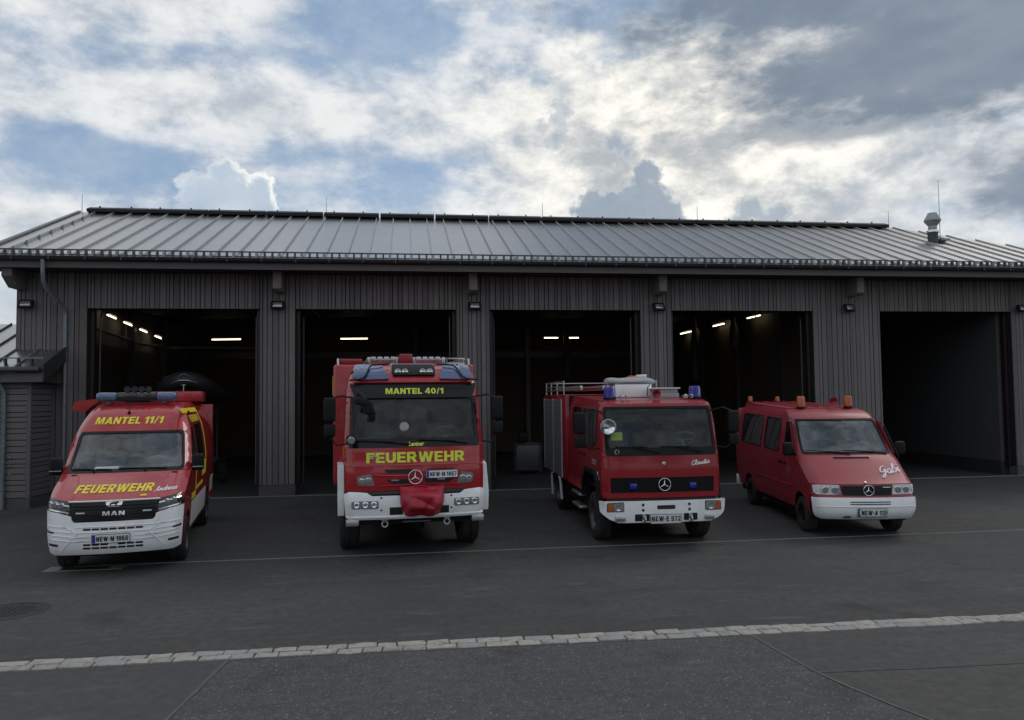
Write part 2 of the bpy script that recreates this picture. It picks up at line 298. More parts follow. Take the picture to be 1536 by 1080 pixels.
# ------------------------------------------------------------------ mesh helpers
def link(name, me, material, parent=None, smooth=35):
    o = bpy.data.objects.new(name, me)
    if material is not None and not me.materials: me.materials.append(material)
    if smooth and len(me.polygons):
        me.polygons.foreach_set('use_smooth', [True]*len(me.polygons)); me.set_sharp_from_angle(angle=R(smooth))
    COL.objects.link(o)
    if parent is not None: o.parent = parent
    return o
def tag(o, label=None, cat=None, group=None, kind=None):
    for k, v in (('label', label), ('category', cat), ('group', group), ('kind', kind)):
        if v: o[k] = v
    return o
def thing(name, label, cat, loc=(0, 0, 0), rz=0, group=None):
    o = bpy.data.objects.new(name, None); COL.objects.link(o); o.location = loc; o.rotation_euler.z = rz; o.empty_display_size = .3
    return tag(o, label, cat, group)
class MB:
    def __init__(s): s.b = bmesh.new()
    def box(s, c, d, bev=0, rot=None, seg=2):
        r_ = bmesh.ops.create_cube(s.b, size=1); vs = r_['verts']
        mt = Matrix.Translation(c) @ ((rot.to_4x4() if rot else Matrix.Identity(4)) @ Matrix.Diagonal((*d, 1)))
        bmesh.ops.transform(s.b, matrix=mt, verts=vs)
        if bev:
            es = list({e for v in vs for e in v.link_edges})
            bmesh.ops.bevel(s.b, geom=es, offset=bev, segments=seg, profile=.5, affect='EDGES', clamp_overlap=True)
        return s
    def bx(s, x0, x1, y0, y1, z0, z1, bev=0, seg=2): return s.box(((x0+x1)/2, (y0+y1)/2, (z0+z1)/2), (x1-x0, y1-y0, z1-z0), bev, None, seg)
    def cyl(s, p0, p1, r0, r1=None, seg=14): return s.lathe([(0, 0), (r0, 0), (r1 if r1 is not None else r0, 1), (0, 1)], p0, p1, seg)
    def lathe(s, prof, p0, p1, seg=16):
        """prof = (radius, t) with t in 0..1 from p0 to p1"""
        p0 = Vector(p0); p1 = Vector(p1); ax = p1-p0; a = ax.normalized()
        u = a.orthogonal().normalized(); v = a.cross(u); rings = []
        for r_, t in prof:
            c0 = p0+ax*t
            if r_ <= 1e-6: rings.append([s.b.verts.new(c0)])
            else: rings.append([s.b.verts.new(c0+(u*math.cos(2*math.pi*k/seg)+v*math.sin(2*math.pi*k/seg))*r_) for k in range(seg)])
        for A, B in zip(rings, rings[1:]):
            for k in range(seg):
                k2 = (k+1) % seg
                if len(A) == 1 and len(B) == 1: continue
                if len(A) == 1: f = (A[0], B[k2], B[k])
                elif len(B) == 1: f = (A[k], A[k2], B[0])
                else: f = (A[k], A[k2], B[k2], B[k])
                s.b.faces.new(f)
        return s
    def tube(s, pts, r_, seg=8, flat=1., closed=False, n=None):
        pts = [Vector(p) for p in pts]; rings = []; N = len(pts); prev = None
        for i, p in enumerate(pts):
            a = (pts[(i+1) % N]-pts[i-1]) if closed else (pts[min(i+1, N-1)]-pts[max(i-1, 0)])
            a.normalize()
            u = (n.copy() if n is not None else (prev.copy() if prev is not None else a.orthogonal()))
            u = (u-a*u.dot(a)); u.normalize(); prev = u; v = a.cross(u)
            rr = r_[i] if isinstance(r_, (list, tuple)) else r_
            rings.append([s.b.verts.new(p+(u*math.cos(2*math.pi*k/seg)*flat+v*math.sin(2*math.pi*k/seg))*rr) for k in range(seg)])
        prs = list(zip(rings, rings[1:])) + ([(rings[-1], rings[0])] if closed else [])
        for A, B in prs:
            for k in range(seg): s.b.faces.new((A[k], A[(k+1) % seg], B[(k+1) % seg], B[k]))
        if not closed: s.b.faces.new(rings[0][::-1]); s.b.faces.new(rings[-1])
        return s
    def torus(s, c, ax, Rr, r_, seg=28, sr=8):
        c = Vector(c); a = Vector(ax).normalized(); u = a.orthogonal().normalized(); v = a.cross(u)
        return s.tube([c+(u*math.cos(2*math.pi*k/seg)+v*math.sin(2*math.pi*k/seg))*Rr for k in range(seg)], r_, sr, closed=True, n=None)
    def prism(s, poly, f0, f1):
        """poly 2-D; f0/f1 map a 2-D point to the two caps"""
        A = [s.b.verts.new(f0(*p)) for p in poly]; B = [s.b.verts.new(f1(*p)) for p in poly]; n = len(poly)
        s.b.faces.new(A); s.b.faces.new(B[::-1])
        for k in range(n): s.b.faces.new((A[k], B[k], B[(k+1) % n], A[(k+1) % n]))
        return s
    def mesh(s, name):
        bmesh.ops.recalc_face_normals(s.b, faces=s.b.faces)
        me = bpy.data.meshes.new(name); s.b.to_mesh(me); s.b.free(); return me
    def build(s, name, material, parent=None, smooth=35): return link(name, s.mesh(name), material, parent, smooth)
def pchip(pts):
    xs = [p[0] for p in pts]; ys = [p[1] for p in pts]; n = len(xs)
    h = [xs[i+1]-xs[i] for i in range(n-1)]; d = [(ys[i+1]-ys[i])/h[i] for i in range(n-1)]
    mm = [d[0]]+[0 if d[i-1]*d[i] <= 0 else (h[i-1]+h[i])*3/((2*h[i]+h[i-1])/d[i-1]+(h[i]+2*h[i-1])/d[i]) for i in range(1, n-1)]+[d[-1]]
    def f(x):
        if x <= xs[0]: return ys[0]
        if x >= xs[-1]: return ys[-1]
        i = 0
        while x > xs[i+1]: i += 1
        t = (x-xs[i])/h[i]
        return ys[i]*(1+2*t)*(1-t)**2+h[i]*mm[i]*t*(1-t)**2+ys[i+1]*t*t*(3-2*t)+h[i]*mm[i+1]*t*t*(t-1)
    return f
def rounded(pts, r_, n=4):
    out = []; N = len(pts)
    for i in range(N):
        p = Vector(pts[i]); a = Vector(pts[i-1]); b = Vector(pts[(i+1) % N])
        da = (a-p); db = (b-p); rr = min(r_, da.length*.45, db.length*.45)
        p0 = p+da.normalized()*rr; p1 = p+db.normalized()*rr
        for k in range(n+1):
            t = k/n; out.append(tuple(p0*(1-t)**2+p*2*t*(1-t)+p1*t*t))
    return out
def arc(cy, cz, r_, a0, a1, n=14): return [(cy+r_*math.cos(R(a0+(a1-a0)*k/n)), cz+r_*math.sin(R(a0+(a1-a0)*k/n))) for k in range(n+1)]
def mirror(pts): return [(-x, z) for x, z in pts][::-1]
def inside(p, loops):
    x, y = p; c_ = False
    for l in loops:
        j = len(l)-1
        for i in range(len(l)):
            xi, yi = l[i]; xj, yj = l[j]
            if (yi > y) != (yj > y) and x < (xj-xi)*(y-yi)/(yj-yi)+xi: c_ = not c_
            j = i
    return c_
def resample(l, step):
    out = []
    for i in range(len(l)):
        a = l[i]; b = l[(i+1) % len(l)]; L_ = math.hypot(b[0]-a[0], b[1]-a[1])
        if L_ < 1e-6: continue
        k = max(1, math.ceil(L_/step))
        out += [(a[0]+(b[0]-a[0])*t/k, a[1]+(b[1]-a[1])*t/k) for t in range(k)]
    return out
def panel(name, outline, mp, material, parent, holes=(), step=.07, thick=.012, off=0., flip=False, smooth=35):
    """a sheet cut to a 2-D outline (with holes), laid on the surface mp(a,b,offset), with real thickness"""
    loops = [resample(list(outline), step)]+[resample(list(h), step) for h in holes]
    pts = []; ed = []
    for l in loops:
        n0 = len(pts); pts += l; ed += [(n0+k, n0+(k+1) % len(l)) for k in range(len(l))]
    x0 = min(p[0] for p in loops[0]); x1 = max(p[0] for p in loops[0]); y0 = min(p[1] for p in loops[0]); y1 = max(p[1] for p in loops[0])
    nx = int((x1-x0)/step); ny = int((y1-y0)/step); bnd = list(pts)
    for i in range(1, nx+1):
        for j in range(1, ny+1):
            p = (x0+(i-.5+.5*(j % 2))*step, y0+(j-.3)*step)
            if inside(p, loops) and all((p[0]-q[0])**2+(p[1]-q[1])**2 > (.45*step)**2 for q in bnd): pts.append(p)
    vc, e_, fc, *_ = delaunay_2d_cdt([Vector(p) for p in pts], ed, [], 0, 1e-6)
    tris = []
    for f in fc:
        cx = sum(vc[i][0] for i in f)/3; cy = sum(vc[i][1] for i in f)/3
        if inside((cx, cy), loops): tris.append(tuple(f) if not flip else tuple(f)[::-1])
    n = len(vc); V = [mp(v[0], v[1], off) for v in vc]; F_ = list(tris)
    if thick:
        V += [mp(v[0], v[1], off-thick) for v in vc]; F_ += [tuple(i+n for i in f[::-1]) for f in tris]
        cnt = {}
        for f in tris:
            for k in range(3): cnt[(f[k], f[(k+1) % 3])] = 1
        for (a, b) in list(cnt):
            if (b, a) not in cnt: F_.append((b, a, a+n, b+n))
    me = bpy.data.meshes.new(name); me.from_pydata(V, [], F_); me.update()
    return link(name, me, material, parent, smooth)
class Front:
    """front skin of a vehicle as depth y over (x, z); -y faces the viewer"""
    def __init__(s, prof, hw, bow=.1, rc=.14): s.P = pchip(prof); s.hw = pchip(hw); s.bow = bow if callable(bow) else (lambda z: bow); s.rc = rc
    def y(s, x, z):
        w_ = s.hw(z); a = min(abs(x), w_); v = s.P(z)+s.bow(z)*(a/w_)**2; q = (a-(w_-s.rc))/s.rc
        if q > 0: v += s.rc*(1-math.sqrt(1-min(q, .985)**2))
        return v
    def map(s, x, z, off=0.):
        v = s.y(x, z)
        if not off: return Vector((x, v, z))
        e = .006; yx = (s.y(x+e, z)-s.y(x-e, z))/(2*e); yz = (s.y(x, z+e)-s.y(x, z-e))/(2*e)
        n = Vector((yx, -1, yz)).normalized(); return Vector((x, v, z))+n*off
    def edge(s, z0, z1, sg, n=14): return [(sg*s.hw(z0+(z1-z0)*k/n), z0+(z1-z0)*k/n) for k in range(n+1)]
    def side(s, sg, taper=lambda y: 0.):
        return lambda y, z, off=0.: Vector((sg*(s.hw(z)-taper(y)+off), y, z))
    def fy(s, z): return s.y(s.hw(z), z)
_tc = {}
def text2d(txt, bold=.0, shear=0., space=1.):
    key = (txt, bold, shear, space)
    if key not in _tc:
        cu = bpy.data.curves.new('lettering', 'FONT'); cu.body = txt; cu.size = 1; cu.offset = bold; cu.shear = shear; cu.space_character = space
        cu.resolution_u = 3; cu.fill_mode = 'FRONT'; ob = bpy.data.objects.new('lettering', cu)
        me = bpy.data.meshes.new_from_object(ob)
        vv = [(v.co.x, v.co.y) for v in me.vertices]; ff = [tuple(p.vertices) for p in me.polygons]
        x0 = min(v[0] for v in vv); x1 = max(v[0] for v in vv); y0 = min(v[1] for v in vv); y1 = max(v[1] for v in vv)
        _tc[key] = ([((x-x0)/(x1-x0), (y-y0)/(y1-y0)) for x, y in vv], ff)
        bpy.data.objects.remove(ob); bpy.data.curves.remove(cu); bpy.data.meshes.remove(me)
    return _tc[key]
def decal(name, txt, x0, x1, z0, z1, mp, material, parent, off=.005, bold=.02, shear=0., rise=0., flip=False, space=1.):
    """flat lettering cut from foil, lying on the surface; rise tilts the line"""
    vv, ff = text2d(txt, bold, shear, space)
    V = [mp(x0+(x1-x0)*u, z0+(z1-z0)*v+rise*u, off) for u, v in vv]
    me = bpy.data.meshes.new(name); me.from_pydata(V, [], [f[::-1] if flip else f for f in ff]); me.update()
    return link(name, me, material, parent, 0)
# heavy block capitals, cut as single outlines (unit height)
def _el(cx, cy, rx, ry, n=20): return [(cx+rx*math.cos(2*math.pi*k/n), cy+ry*math.sin(2*math.pi*k/n)) for k in range(n)]
def _q(a, b, c_, n=6): return [tuple(a[j]*(1-t)**2+b[j]*2*t*(1-t)+c_[j]*t*t for j in (0, 1)) for t in (k/n for k in range(n+1))]
GLY = {
 'E': (.70, [(0, 0), (.70, 0), (.70, .2), (.25, .2), (.25, .4), (.65, .4), (.65, .6), (.25, .6), (.25, .8), (.69, .8), (.69, 1), (0, 1)], []),
 'F': (.66, [(0, 0), (.25, 0), (.25, .39), (.60, .39), (.60, .59), (.25, .59), (.25, .8), (.66, .8), (.66, 1), (0, 1)], []),
 'H': (.80, [(0, 0), (.25, 0), (.25, .39), (.55, .39), (.55, 0), (.80, 0), (.80, 1), (.55, 1), (.55, .61), (.25, .61), (.25, 1), (0, 1)], []),
 'L': (.62, [(0, 0), (.62, 0), (.62, .2), (.25, .2), (.25, 1), (0, 1)], []),
 'T': (.74, [(.245, 0), (.495, 0), (.495, .79), (.74, .79), (.74, 1), (0, 1), (0, .79), (.245, .79)], []),
 'N': (.80, [(0, 0), (.24, 0), (.24, .56), (.55, 0), (.80, 0), (.80, 1), (.56, 1), (.56, .45), (.26, 1), (0, 1)], []),
 'M': (1.0, [(0, 0), (.22, 0), (.22, .64), (.40, 0), (.60, 0), (.78, .64), (.78, 0), (1, 0), (1, 1), (.68, 1), (.5, .38), (.32, 1), (0, 1)], []),
 'A': (.90, [(0, 0), (.26, 0), (.315, .19), (.585, .19), (.64, 0), (.90, 0), (.60, 1), (.30, 1)], [[(.375, .38), (.525, .38), (.45, .68)]]),
 'W': (1.25, [(0, 1), (.23, 0), (.51, 0), (.625, .58), (.74, 0), (1.02, 0), (1.25, 1), (.99, 1), (.87, .38), (.75, 1), (.50, 1), (.38, .38), (.26, 1)], []),
 'U': (.80, [(0, 1)]+_q((0, .38), (0, 0), (.40, 0))+_q((.40, 0), (.80, 0), (.80, .38))+[(.80, 1), (.55, 1)]+_q((.55, .40), (.55, .2), (.40, .2))+_q((.40, .2), (.25, .2), (.25, .40))+[(.25, 1)], []),
 'R': (.80, [(0, 0), (.25, 0), (.25, .37), (.34, .37), (.53, 0), (.82, 0), (.60, .42)]+_q((.60, .42), (.78, .50), (.78, .71))+_q((.78, .71), (.78, 1), (.48, 1))+[(0, 1)], [[(.25, .56), (.44, .56), (.52, .63), (.52, .74), (.44, .81), (.25, .81)]]),
 '1': (.46, [(.20, 0), (.46, 0), (.46, 1), (.28, 1), (0, .83), (0, .62), (.20, .72)], []),
 '4': (.76, [(.42, 0), (.66, 0), (.66, .2), (.76, .2), (.76, .38), (.66, .38), (.66, 1), (.38, 1), (0, .38), (0, .2), (.42, .2)], [[(.2, .38), (.42, .38), (.42, .72)]]),
 '0': (.74, _el(.37, .5, .37, .51), [_el(.37, .5, .125, .31)]),
 '8': (.70, rounded([(0, 0), (.70, 0), (.70, 1), (0, 1)], .2), [[(.22, .16), (.48, .16), (.48, .42), (.22, .42)], [(.22, .58), (.48, .58), (.48, .84), (.22, .84)]]),
 '6': (.70, [(0, .12), (.12, 0), (.58, 0), (.70, .12), (.70, .5), (.58, .62), (.24, .62), (.24, .8), (.66, .8), (.66, 1), (.12, 1), (0, .88)], [[(.24, .18), (.46, .18), (.46, .44), (.24, .44)]]),
 '9': (.70, [(.70, .88), (.58, 1), (.12, 1), (0, .88), (0, .5), (.12, .38), (.46, .38), (.46, .2), (.04, .2), (.04, 0), (.58, 0), (.70, .12)], [[(.46, .82), (.24, .82), (.24, .56), (.46, .56)]]),
 '7': (.68, [(.15, 0), (.40, 0), (.68, .8), (.68, 1), (0, 1), (0, .8), (.42, .8)], []),
 '2': (.68, [(0, 0), (.68, 0), (.68, .2), (.30, .2), (.68, .56), (.68, .88), (.56, 1), (.10, 1), (0, .9), (0, .72), (.22, .72), (.24, .8), (.44, .8), (.44, .62), (0, .2)], []),
 '•': (.26, _el(.13, .5, .13, .16, 10), []),
 '/': (.44, [(0, -.02), (.16, -.02), (.44, 1.02), (.28, 1.02)], []),
}
def block(name, txt, x0, x1, z0, z1, mp, material, parent, off=.006, shear=0., track=.10, rise=0.):
    tot = sum(.32 if ch == ' ' else GLY[ch][0]+track for ch in txt)-track; tot += shear; k = (x1-x0)/tot; h = z1-z0; cx = 0.; V = []; Fs = []
    for ch in txt:
        if ch == ' ': cx += .32; continue
        w_, out, holes = GLY[ch]; loops = [resample(out, .3)]+[resample(q, .3) for q in holes]; pts = []; ed = []
        for l in loops: n0 = len(pts); pts += l; ed += [(n0+i, n0+(i+1) % len(l)) for i in range(len(l))]
        vc, _e, fc, *_r = delaunay_2d_cdt([Vector(p) for p in pts], ed, [], 0, 1e-6); n0 = len(V)
        V += [mp(x0+(cx+v[0]+shear*v[1])*k, z0+v[1]*h+rise*(cx+v[0])/tot, off) for v in vc]
        Fs += [tuple(n0+i for i in f) for f in fc if inside((sum(vc[i][0] for i in f)/3, sum(vc[i][1] for i in f)/3), loops)]
        cx += w_+track
    me = bpy.data.meshes.new(name); me.from_pydata(V, [], Fs); me.update(); return link(name, me, material, parent, 0)
# hand-lettered script, as strokes on a unit x-height
SCR = {
 'G': (1.15, [[(.95, 1.55), (.75, 1.75), (.4, 1.6), (.15, 1.15), (.15, .75), (.4, .55), (.75, .75), (.95, 1.1), (.9, .6), (.75, .0), (.5, -.45), (.25, -.5), (.3, -.2), (.8, .25), (1.15, .5)]]),
 'a': (.85, [[(.7, .8), (.45, 1.0), (.15, .75), (.1, .3), (.3, .05), (.55, .3), (.72, .85), (.65, .3), (.72, .05), (.95, .3)]]),
 'b': (.8, [[(.1, .7), (.4, 1.5), (.35, 1.9), (.2, 1.6), (.15, .4), (.35, .05), (.65, .3), (.65, .75), (.45, .9), (.8, .75)]]),
 'i': (.45, [[(.0, .3), (.2, .95), (.15, .3), (.25, .05), (.5, .35)], [(.24, 1.38), (.27, 1.45)]]),
 'C': (1.1, [[(.95, 1.4), (.85, 1.75), (.5, 1.65), (.2, 1.1), (.15, .5), (.4, .05), (.75, .15), (1.1, .5)]]),
 'l': (.5, [[(.0, .3), (.4, 1.4), (.35, 1.9), (.2, 1.5), (.15, .4), (.3, .05), (.55, .35)]]),
 'u': (.9, [[(.0, .5), (.15, .95), (.12, .3), (.3, .05), (.55, .4), (.68, .95), (.62, .3), (.75, .05), (.95, .3)]]),
 'd': (.9, [[(.65, .8), (.4, .95), (.12, .65), (.12, .25), (.3, .05), (.55, .35), (.85, 1.8), (.68, .5), (.72, .05), (.95, .3)]]),
 'A': (1.2, [[(.0, .0), (.35, .4), (.85, 1.75), (.9, .9), (.9, .05), (1.15, .3)], [(.3, .6), (1.0, .7)]]),
 'n': (.85, [[(.05, .8), (.2, .95), (.15, .05), (.3, .7), (.55, .95), (.6, .4), (.68, .05), (.9, .35)]]),
 'r': (.6, [[(.0, .4), (.2, 1.05), (.28, .85), (.5, .88), (.42, .3), (.5, .05), (.65, .3)]]),
 'e': (.65, [[(.05, .35), (.45, .6), (.5, .9), (.3, 1.0), (.12, .6), (.2, .1), (.45, .05), (.7, .35)]]),
 's': (.6, [[(.0, .35), (.3, 1.05), (.45, .55), (.4, .1), (.1, .05), (.6, .15)]]),
}
def crom(p, n=5):
    out = []
    for i in range(len(p)-1):
        a = p[max(i-1, 0)]; b = p[i]; c_ = p[i+1]; d = p[min(i+2, len(p)-1)]
        for k in range(n):
            t = k/n
            out.append(tuple(.5*((2*b[j])+(-a[j]+c_[j])*t+(2*a[j]-5*b[j]+4*c_[j]-d[j])*t*t+(-a[j]+3*b[j]-3*c_[j]+d[j])*t**3) for j in (0, 1)))
    return out+[p[-1]]
def script(name, txt, x0, x1, z0, h, mp, material, parent, r_=.008, rise=0., lean=.15):
    tot = sum(SCR[ch][0] for ch in txt); k = (x1-x0)/tot; b = MB(); cx = 0
    for ch in txt:
        adv, st = SCR[ch]
        for s_ in st:
            pts = crom(s_)
            b.tube([mp(x0+(cx+px+lean*pz)*k, z0+pz*h+rise*(cx+px)/tot, .004) for px, pz in pts], r_, 6)
        cx += adv
    return b.build(name, material, parent, 60)
def licence(parent, txt, x0, x1, z0, z1, mp, off=.012, euro=True):
    p = panel('licence_plate', rounded([(x0, z0), (x1, z0), (x1, z1), (x0, z1)], .012), mp, M['plate'], parent, off=off, thick=.008, step=.1)
    fr = panel('plate_frame', rounded([(x0-.008, z0-.008), (x1+.008, z0-.008), (x1+.008, z1+.008), (x0-.008, z1+.008)], .014), mp, M['ink'], p, off=off-.003, thick=.01, step=.1)
    b = 0
    if euro:
        b = .045; panel('plate_blue_band', [(x0+.004, z0+.004), (x0+b, z0+.004), (x0+b, z1-.004), (x0+.004, z1-.004)], mp, M['plateblue'], p, off=off+.0025, thick=.002, step=.2)
    block('lettering', txt, x0+b+.015, x1-.018, z0+.022, z1-.022, mp, M['ink'], p, off+.004, 0., .24)
    return p
def star(parent, x, z, r_, mp, off=.02):
    b = MB(); c0 = mp(x, z, off); b.torus(c0, (0, 1, 0), r_*.93, r_*.075, 32, 8)
    for k in range(3):
        a = R(90+120*k); d = Vector((math.cos(a), 0, math.sin(a))); e = Vector((-d.z, 0, d.x)); t = c0+d*r_*.9; n = Vector((0, -r_*.12, 0))
        l = c0+e*r_*.13-d*.05*r_; r2 = c0-e*r_*.13-d*.05*r_
        q = [b.b.verts.new(v) for v in (l, t, r2, c0+n)]
        for f in ((0, 1, 3), (1, 2, 3), (2, 0, 3), (0, 2, 1)): b.b.faces.new([q[i] for i in f])
    return b.build('star_emblem', M['chrome'], parent, 25)
def wheel(parent, x, y, r_, wd, sg, rim='steel', name='wheel'):
    o = sg*wd/2; b = MB()
    b.lathe([(r_*.60, 0), (r_*.80, -.03), (r_*.93, .02), (r_*.99, .12), (r_, .2), (r_, .46), (r_*.975, .47), (r_*.975, .53), (r_, .54), (r_, .8), (r_*.99, .88), (r_*.93, .98), (r_*.80, 1.03), (r_*.60, 1)], (x-o, y, r_), (x+o, y, r_), 36)
    t = b.build(name, M['rubber'], parent)
    b = MB(); b.lathe([(r_*.62, .0), (r_*.60, 1.0), (r_*.56, .95), (r_*.50, .72), (r_*.30, .66), (r_*.28, .85), (r_*.16, .9), (0, .92)], (x-o, y, r_), (x+o, y, r_), 28)
    for k in range(6):
        a = k*math.pi/3; b.cyl((x+o*.34, y+math.cos(a)*r_*.23, r_+math.sin(a)*r_*.23), (x+o*.78, y+math.cos(a)*r_*.23, r_+math.sin(a)*r_*.23), .018, None, 6)
    b.build('rim', M[rim], t)
    return t
def seat(parent, x, y, z, w_=.5, back=.62):
    b = MB(); b.box((x, y, z), (w_, .5, .16), .05); o = b.build('seat', M['cloth'], parent)
    b = MB(); b.box((x, y+.28, z+back/2), (w_*.92, .13, back), .05, Matrix.Rotation(R(-10), 3, 'X')); b.build('backrest', M['cloth'], o)
    b = MB(); b.box((x, y+.36, z+back+.12), (w_*.52, .1, .2), .04); b.cyl((x, y+.35, z+back-.05), (x, y+.35, z+back+.05), .012); b.build('headrest', M['cloth'], o)
    return o
def steering(parent, x, y, z, tilt=35, r_=.2):
    b = MB(); n = Vector((0, -math.sin(R(90-tilt)), -math.cos(R(90-tilt)))); b.torus((x, y, z), n, r_, .018, 28, 8)
    b.cyl(Vector((x, y, z)), Vector((x, y, z))+n*.25, .03)
    u = Vector((1, 0, 0)); v = n.cross(u)
    for d in (u, -u, v if v.z < 0 else -v): b.cyl(Vector((x, y, z))+n*.02, Vector((x, y, z))+d*r_, .016)
    return b.build('steering_wheel', M['cloth'], parent)
def wiper(parent, p, q, pivot):
    b = MB(); b.tube([pivot, (Vector(p)+Vector(q))/2], [.012, .008], 6); b.tube([p, (Vector(p)+Vector(q))/2, q], .009, 6)
    return b.build('wiper', M['black'], parent)

# ================================================================== ground
def sheet(name, pts, z, material, kind='structure'):
    me = bpy.data.meshes.new(name); me.from_pydata([(x, y, z) for x, y in pts], [], [tuple(range(len(pts)))]); me.update()
    o = link(name, me, material, None, 0); tag(o, kind=kind); return o
def curb_y(x): return -13.33+.055*math.sin((x-1)*.35)-.012*max(0, x-8)
sheet('ground', [(-400, -400), (400, -400), (400, 400), (-400, 400)], -.02, M['yard'])
xs = [-40+k*2 for k in range(51)]
sheet('yard', [(x, curb_y(x)) for x in xs]+[(60, 0.05), (-40, 0.05)], 0., M['yard'])
sheet('road', [(-40, -40), (60, -40)]+[(x, curb_y(x)) for x in xs[::-1]], 0.001, M['road'])
sheet('asphalt_patch', [(-10, curb_y(-10)-.14), (-10, -30), (5.8, -30), (6.2, -16), (6.37, -14.83), (6.53, curb_y(6.5)-.14)], .005, M['patch'])
sheet('asphalt_patch', [(11.95, curb_y(12)-.14), (12.0, -14.2), (12.06, -14.72), (13.1, -14.78), (20, -14.95), (30, -15.1), (30, curb_y(30)-.14)], .005, M['patch'])
sheet('worn_asphalt', [(12.06, -14.735), (13.1, -14.795), (20, -14.965), (30, -15.115), (30, -30), (14.4, -30), (12.9, -17.2), (12.3, -15.6), (12.15, -15.1)], .0055, M['patch2'])
# worn joint sealing along the patches
def seam_strip(pts, w_=.03):
    q = [Vector((x, y)) for x, y in pts]; L_, R_ = [], []; q = [q[0].lerp(q[0], 0)]+q[1:]; dense = []
    for a, c_ in zip(q, q[1:]): dense += [a.lerp(c_, k/14) for k in range(14)]
    dense.append(q[-1])
    for i, p_ in enumerate(dense):
        t = (dense[min(i+1, len(dense)-1)]-dense[max(i-1, 0)]).normalized(); n = Vector((-t.y, t.x)); o = random.uniform(-.003, .003); h = w_*random.uniform(.35, .6)
        L_.append(p_+n*(o+h)); R_.append(p_+n*(o-h))
    sheet('joint_sealing', [tuple(v) for v in L_]+[tuple(v) for v in R_[::-1]], .0068, M['seal'])
seam_strip([(6.53, curb_y(6.5)-.16), (6.37, -14.83), (6.2, -16), (6.05, -19)])
seam_strip([(11.95, curb_y(12)-.16), (12.0, -14.2), (12.06, -14.72), (12.15, -15.1), (12.3, -15.6), (12.9, -17.2)])
# two rows of granite setts between yard and road
st = tag(thing('cobble_strip', 'double row of pale granite setts between yard and road', 'cobble strip'), kind='structure'); del st['category']; del st['label']
jb = MB()
for x0 in range(-10, 34):
    jb.prism([(x0, curb_y(x0)-.15), (x0+1, curb_y(x0+1)-.15), (x0+1, curb_y(x0+1)+.15), (x0, curb_y(x0)+.15)], lambda x, y: (x, y, .004), lambda x, y: (x, y, -.06))
jb.build('joint_bed', M['joint'], st, 0)
for row in (0, 1):
    x = 1.6+row*.13
    while x < 18.6:
        L_ = random.uniform(.19, .33); wd = random.uniform(.115, .135); cy = curb_y(x+L_/2)+(.066 if row == 0 else -.070)+random.uniform(-.008, .008)
        h = .014+random.uniform(0, .012); g = .008
        def j(): return random.uniform(-.012, .012)
        q = [(x+g+j()*.5, cy-wd/2+j()), (x+L_*.5, cy-wd/2+j()), (x+L_-g+j()*.5, cy-wd/2+j()), (x+L_-g+j(), cy+wd/2+j()), (x+L_*.5+j(), cy+wd/2+j()), (x+g+j(), cy+wd/2+j())]
        b = MB(); mx = sum(p[0] for p in q)/6; my = sum(p[1] for p in q)/6
        lo = [b.b.verts.new((p[0], p[1], -.04)) for p in q]; mi = [b.b.verts.new((p[0], p[1], h-.008)) for p in q]
        hi = [b.b.verts.new((mx+(p[0]-mx)*.90, my+(p[1]-my)*.80, h+random.uniform(-.003, .004))) for p in q]
        for A, B in ((lo, mi), (mi, hi)):
            for k in range(6): b.b.faces.new((A[k], A[(k+1) % 6], B[(k+1) % 6], B[k]))
        b.b.faces.new(hi)
        b.build('cobblestone', M['stone' if random.random() < .6 else 'stone2'], st, 50); x += L_
# slot drain with its end box
dr = tag(thing('slot_drain', 'x', 'drain'), kind='structure'); del dr['label']; del dr['category']
for k in range(24):
    x0 = 3.9+k*1.2; b = MB(); b.bx(x0, x0+1.192, -8.475, -8.455, -.05, .006); b.bx(x0, x0+1.192, -8.435, -8.415, -.05, .006); b.build('drain_rail', M['concrete'], dr, 0)
b = MB(); b.bx(3.9, 32.6, -8.455, -8.435, -.05, .002); b.build('slot', M['ink'], dr, 0)
gb = thing('drain_grate', 'iron drain grate in pale concrete surround by white van front wheel', 'drain grate', (3.36, -8.62, 0))
b = MB()
for bx in ((-.58, -.36, -.17, .17), (.36, .58, -.17, .17), (-.36, .36, .125, .17), (-.36, .36, -.17, -.125)): b.bx(bx[0], bx[1], bx[2], bx[3], -.05, .008, .004, 1)
b.build('concrete_surround', M['concrete'], gb)
b = MB(); b.bx(-.36, .36, -.125, .125, -.05, -.02); b.build('sump', M['ink'], gb)
for k in range(10): b = MB(); b.bx(-.345+k*.0735, -.31+k*.0735, -.12, .12, -.03, .007); b.build('grate_bar', M['iron'], gb)
mh = thing('manhole_cover', 'round ribbed iron manhole cover in the asphalt at left', 'manhole cover', (3.42, -11.08, 0))
b = MB(); b.lathe([(.44, 0), (.44, .9), (.42, 1), (.37, 1), (.36, .6), (.36, 0)], (0, 0, -.05), (0, 0, .008), 40); b.build('frame', M['iron'], mh)
b = MB(); b.lathe([(.35, 0), (.35, 1), (0, 1)], (0, 0, -.05), (0, 0, .003), 40)
for i in range(-4, 5):
    for k in range(-4, 5):
        if i*i+k*k < 17: b.bx(i*.075-.024, i*.075+.024, k*.075-.024, k*.075+.024, 0, .008)
b.build('lid', M['iron'], mh)

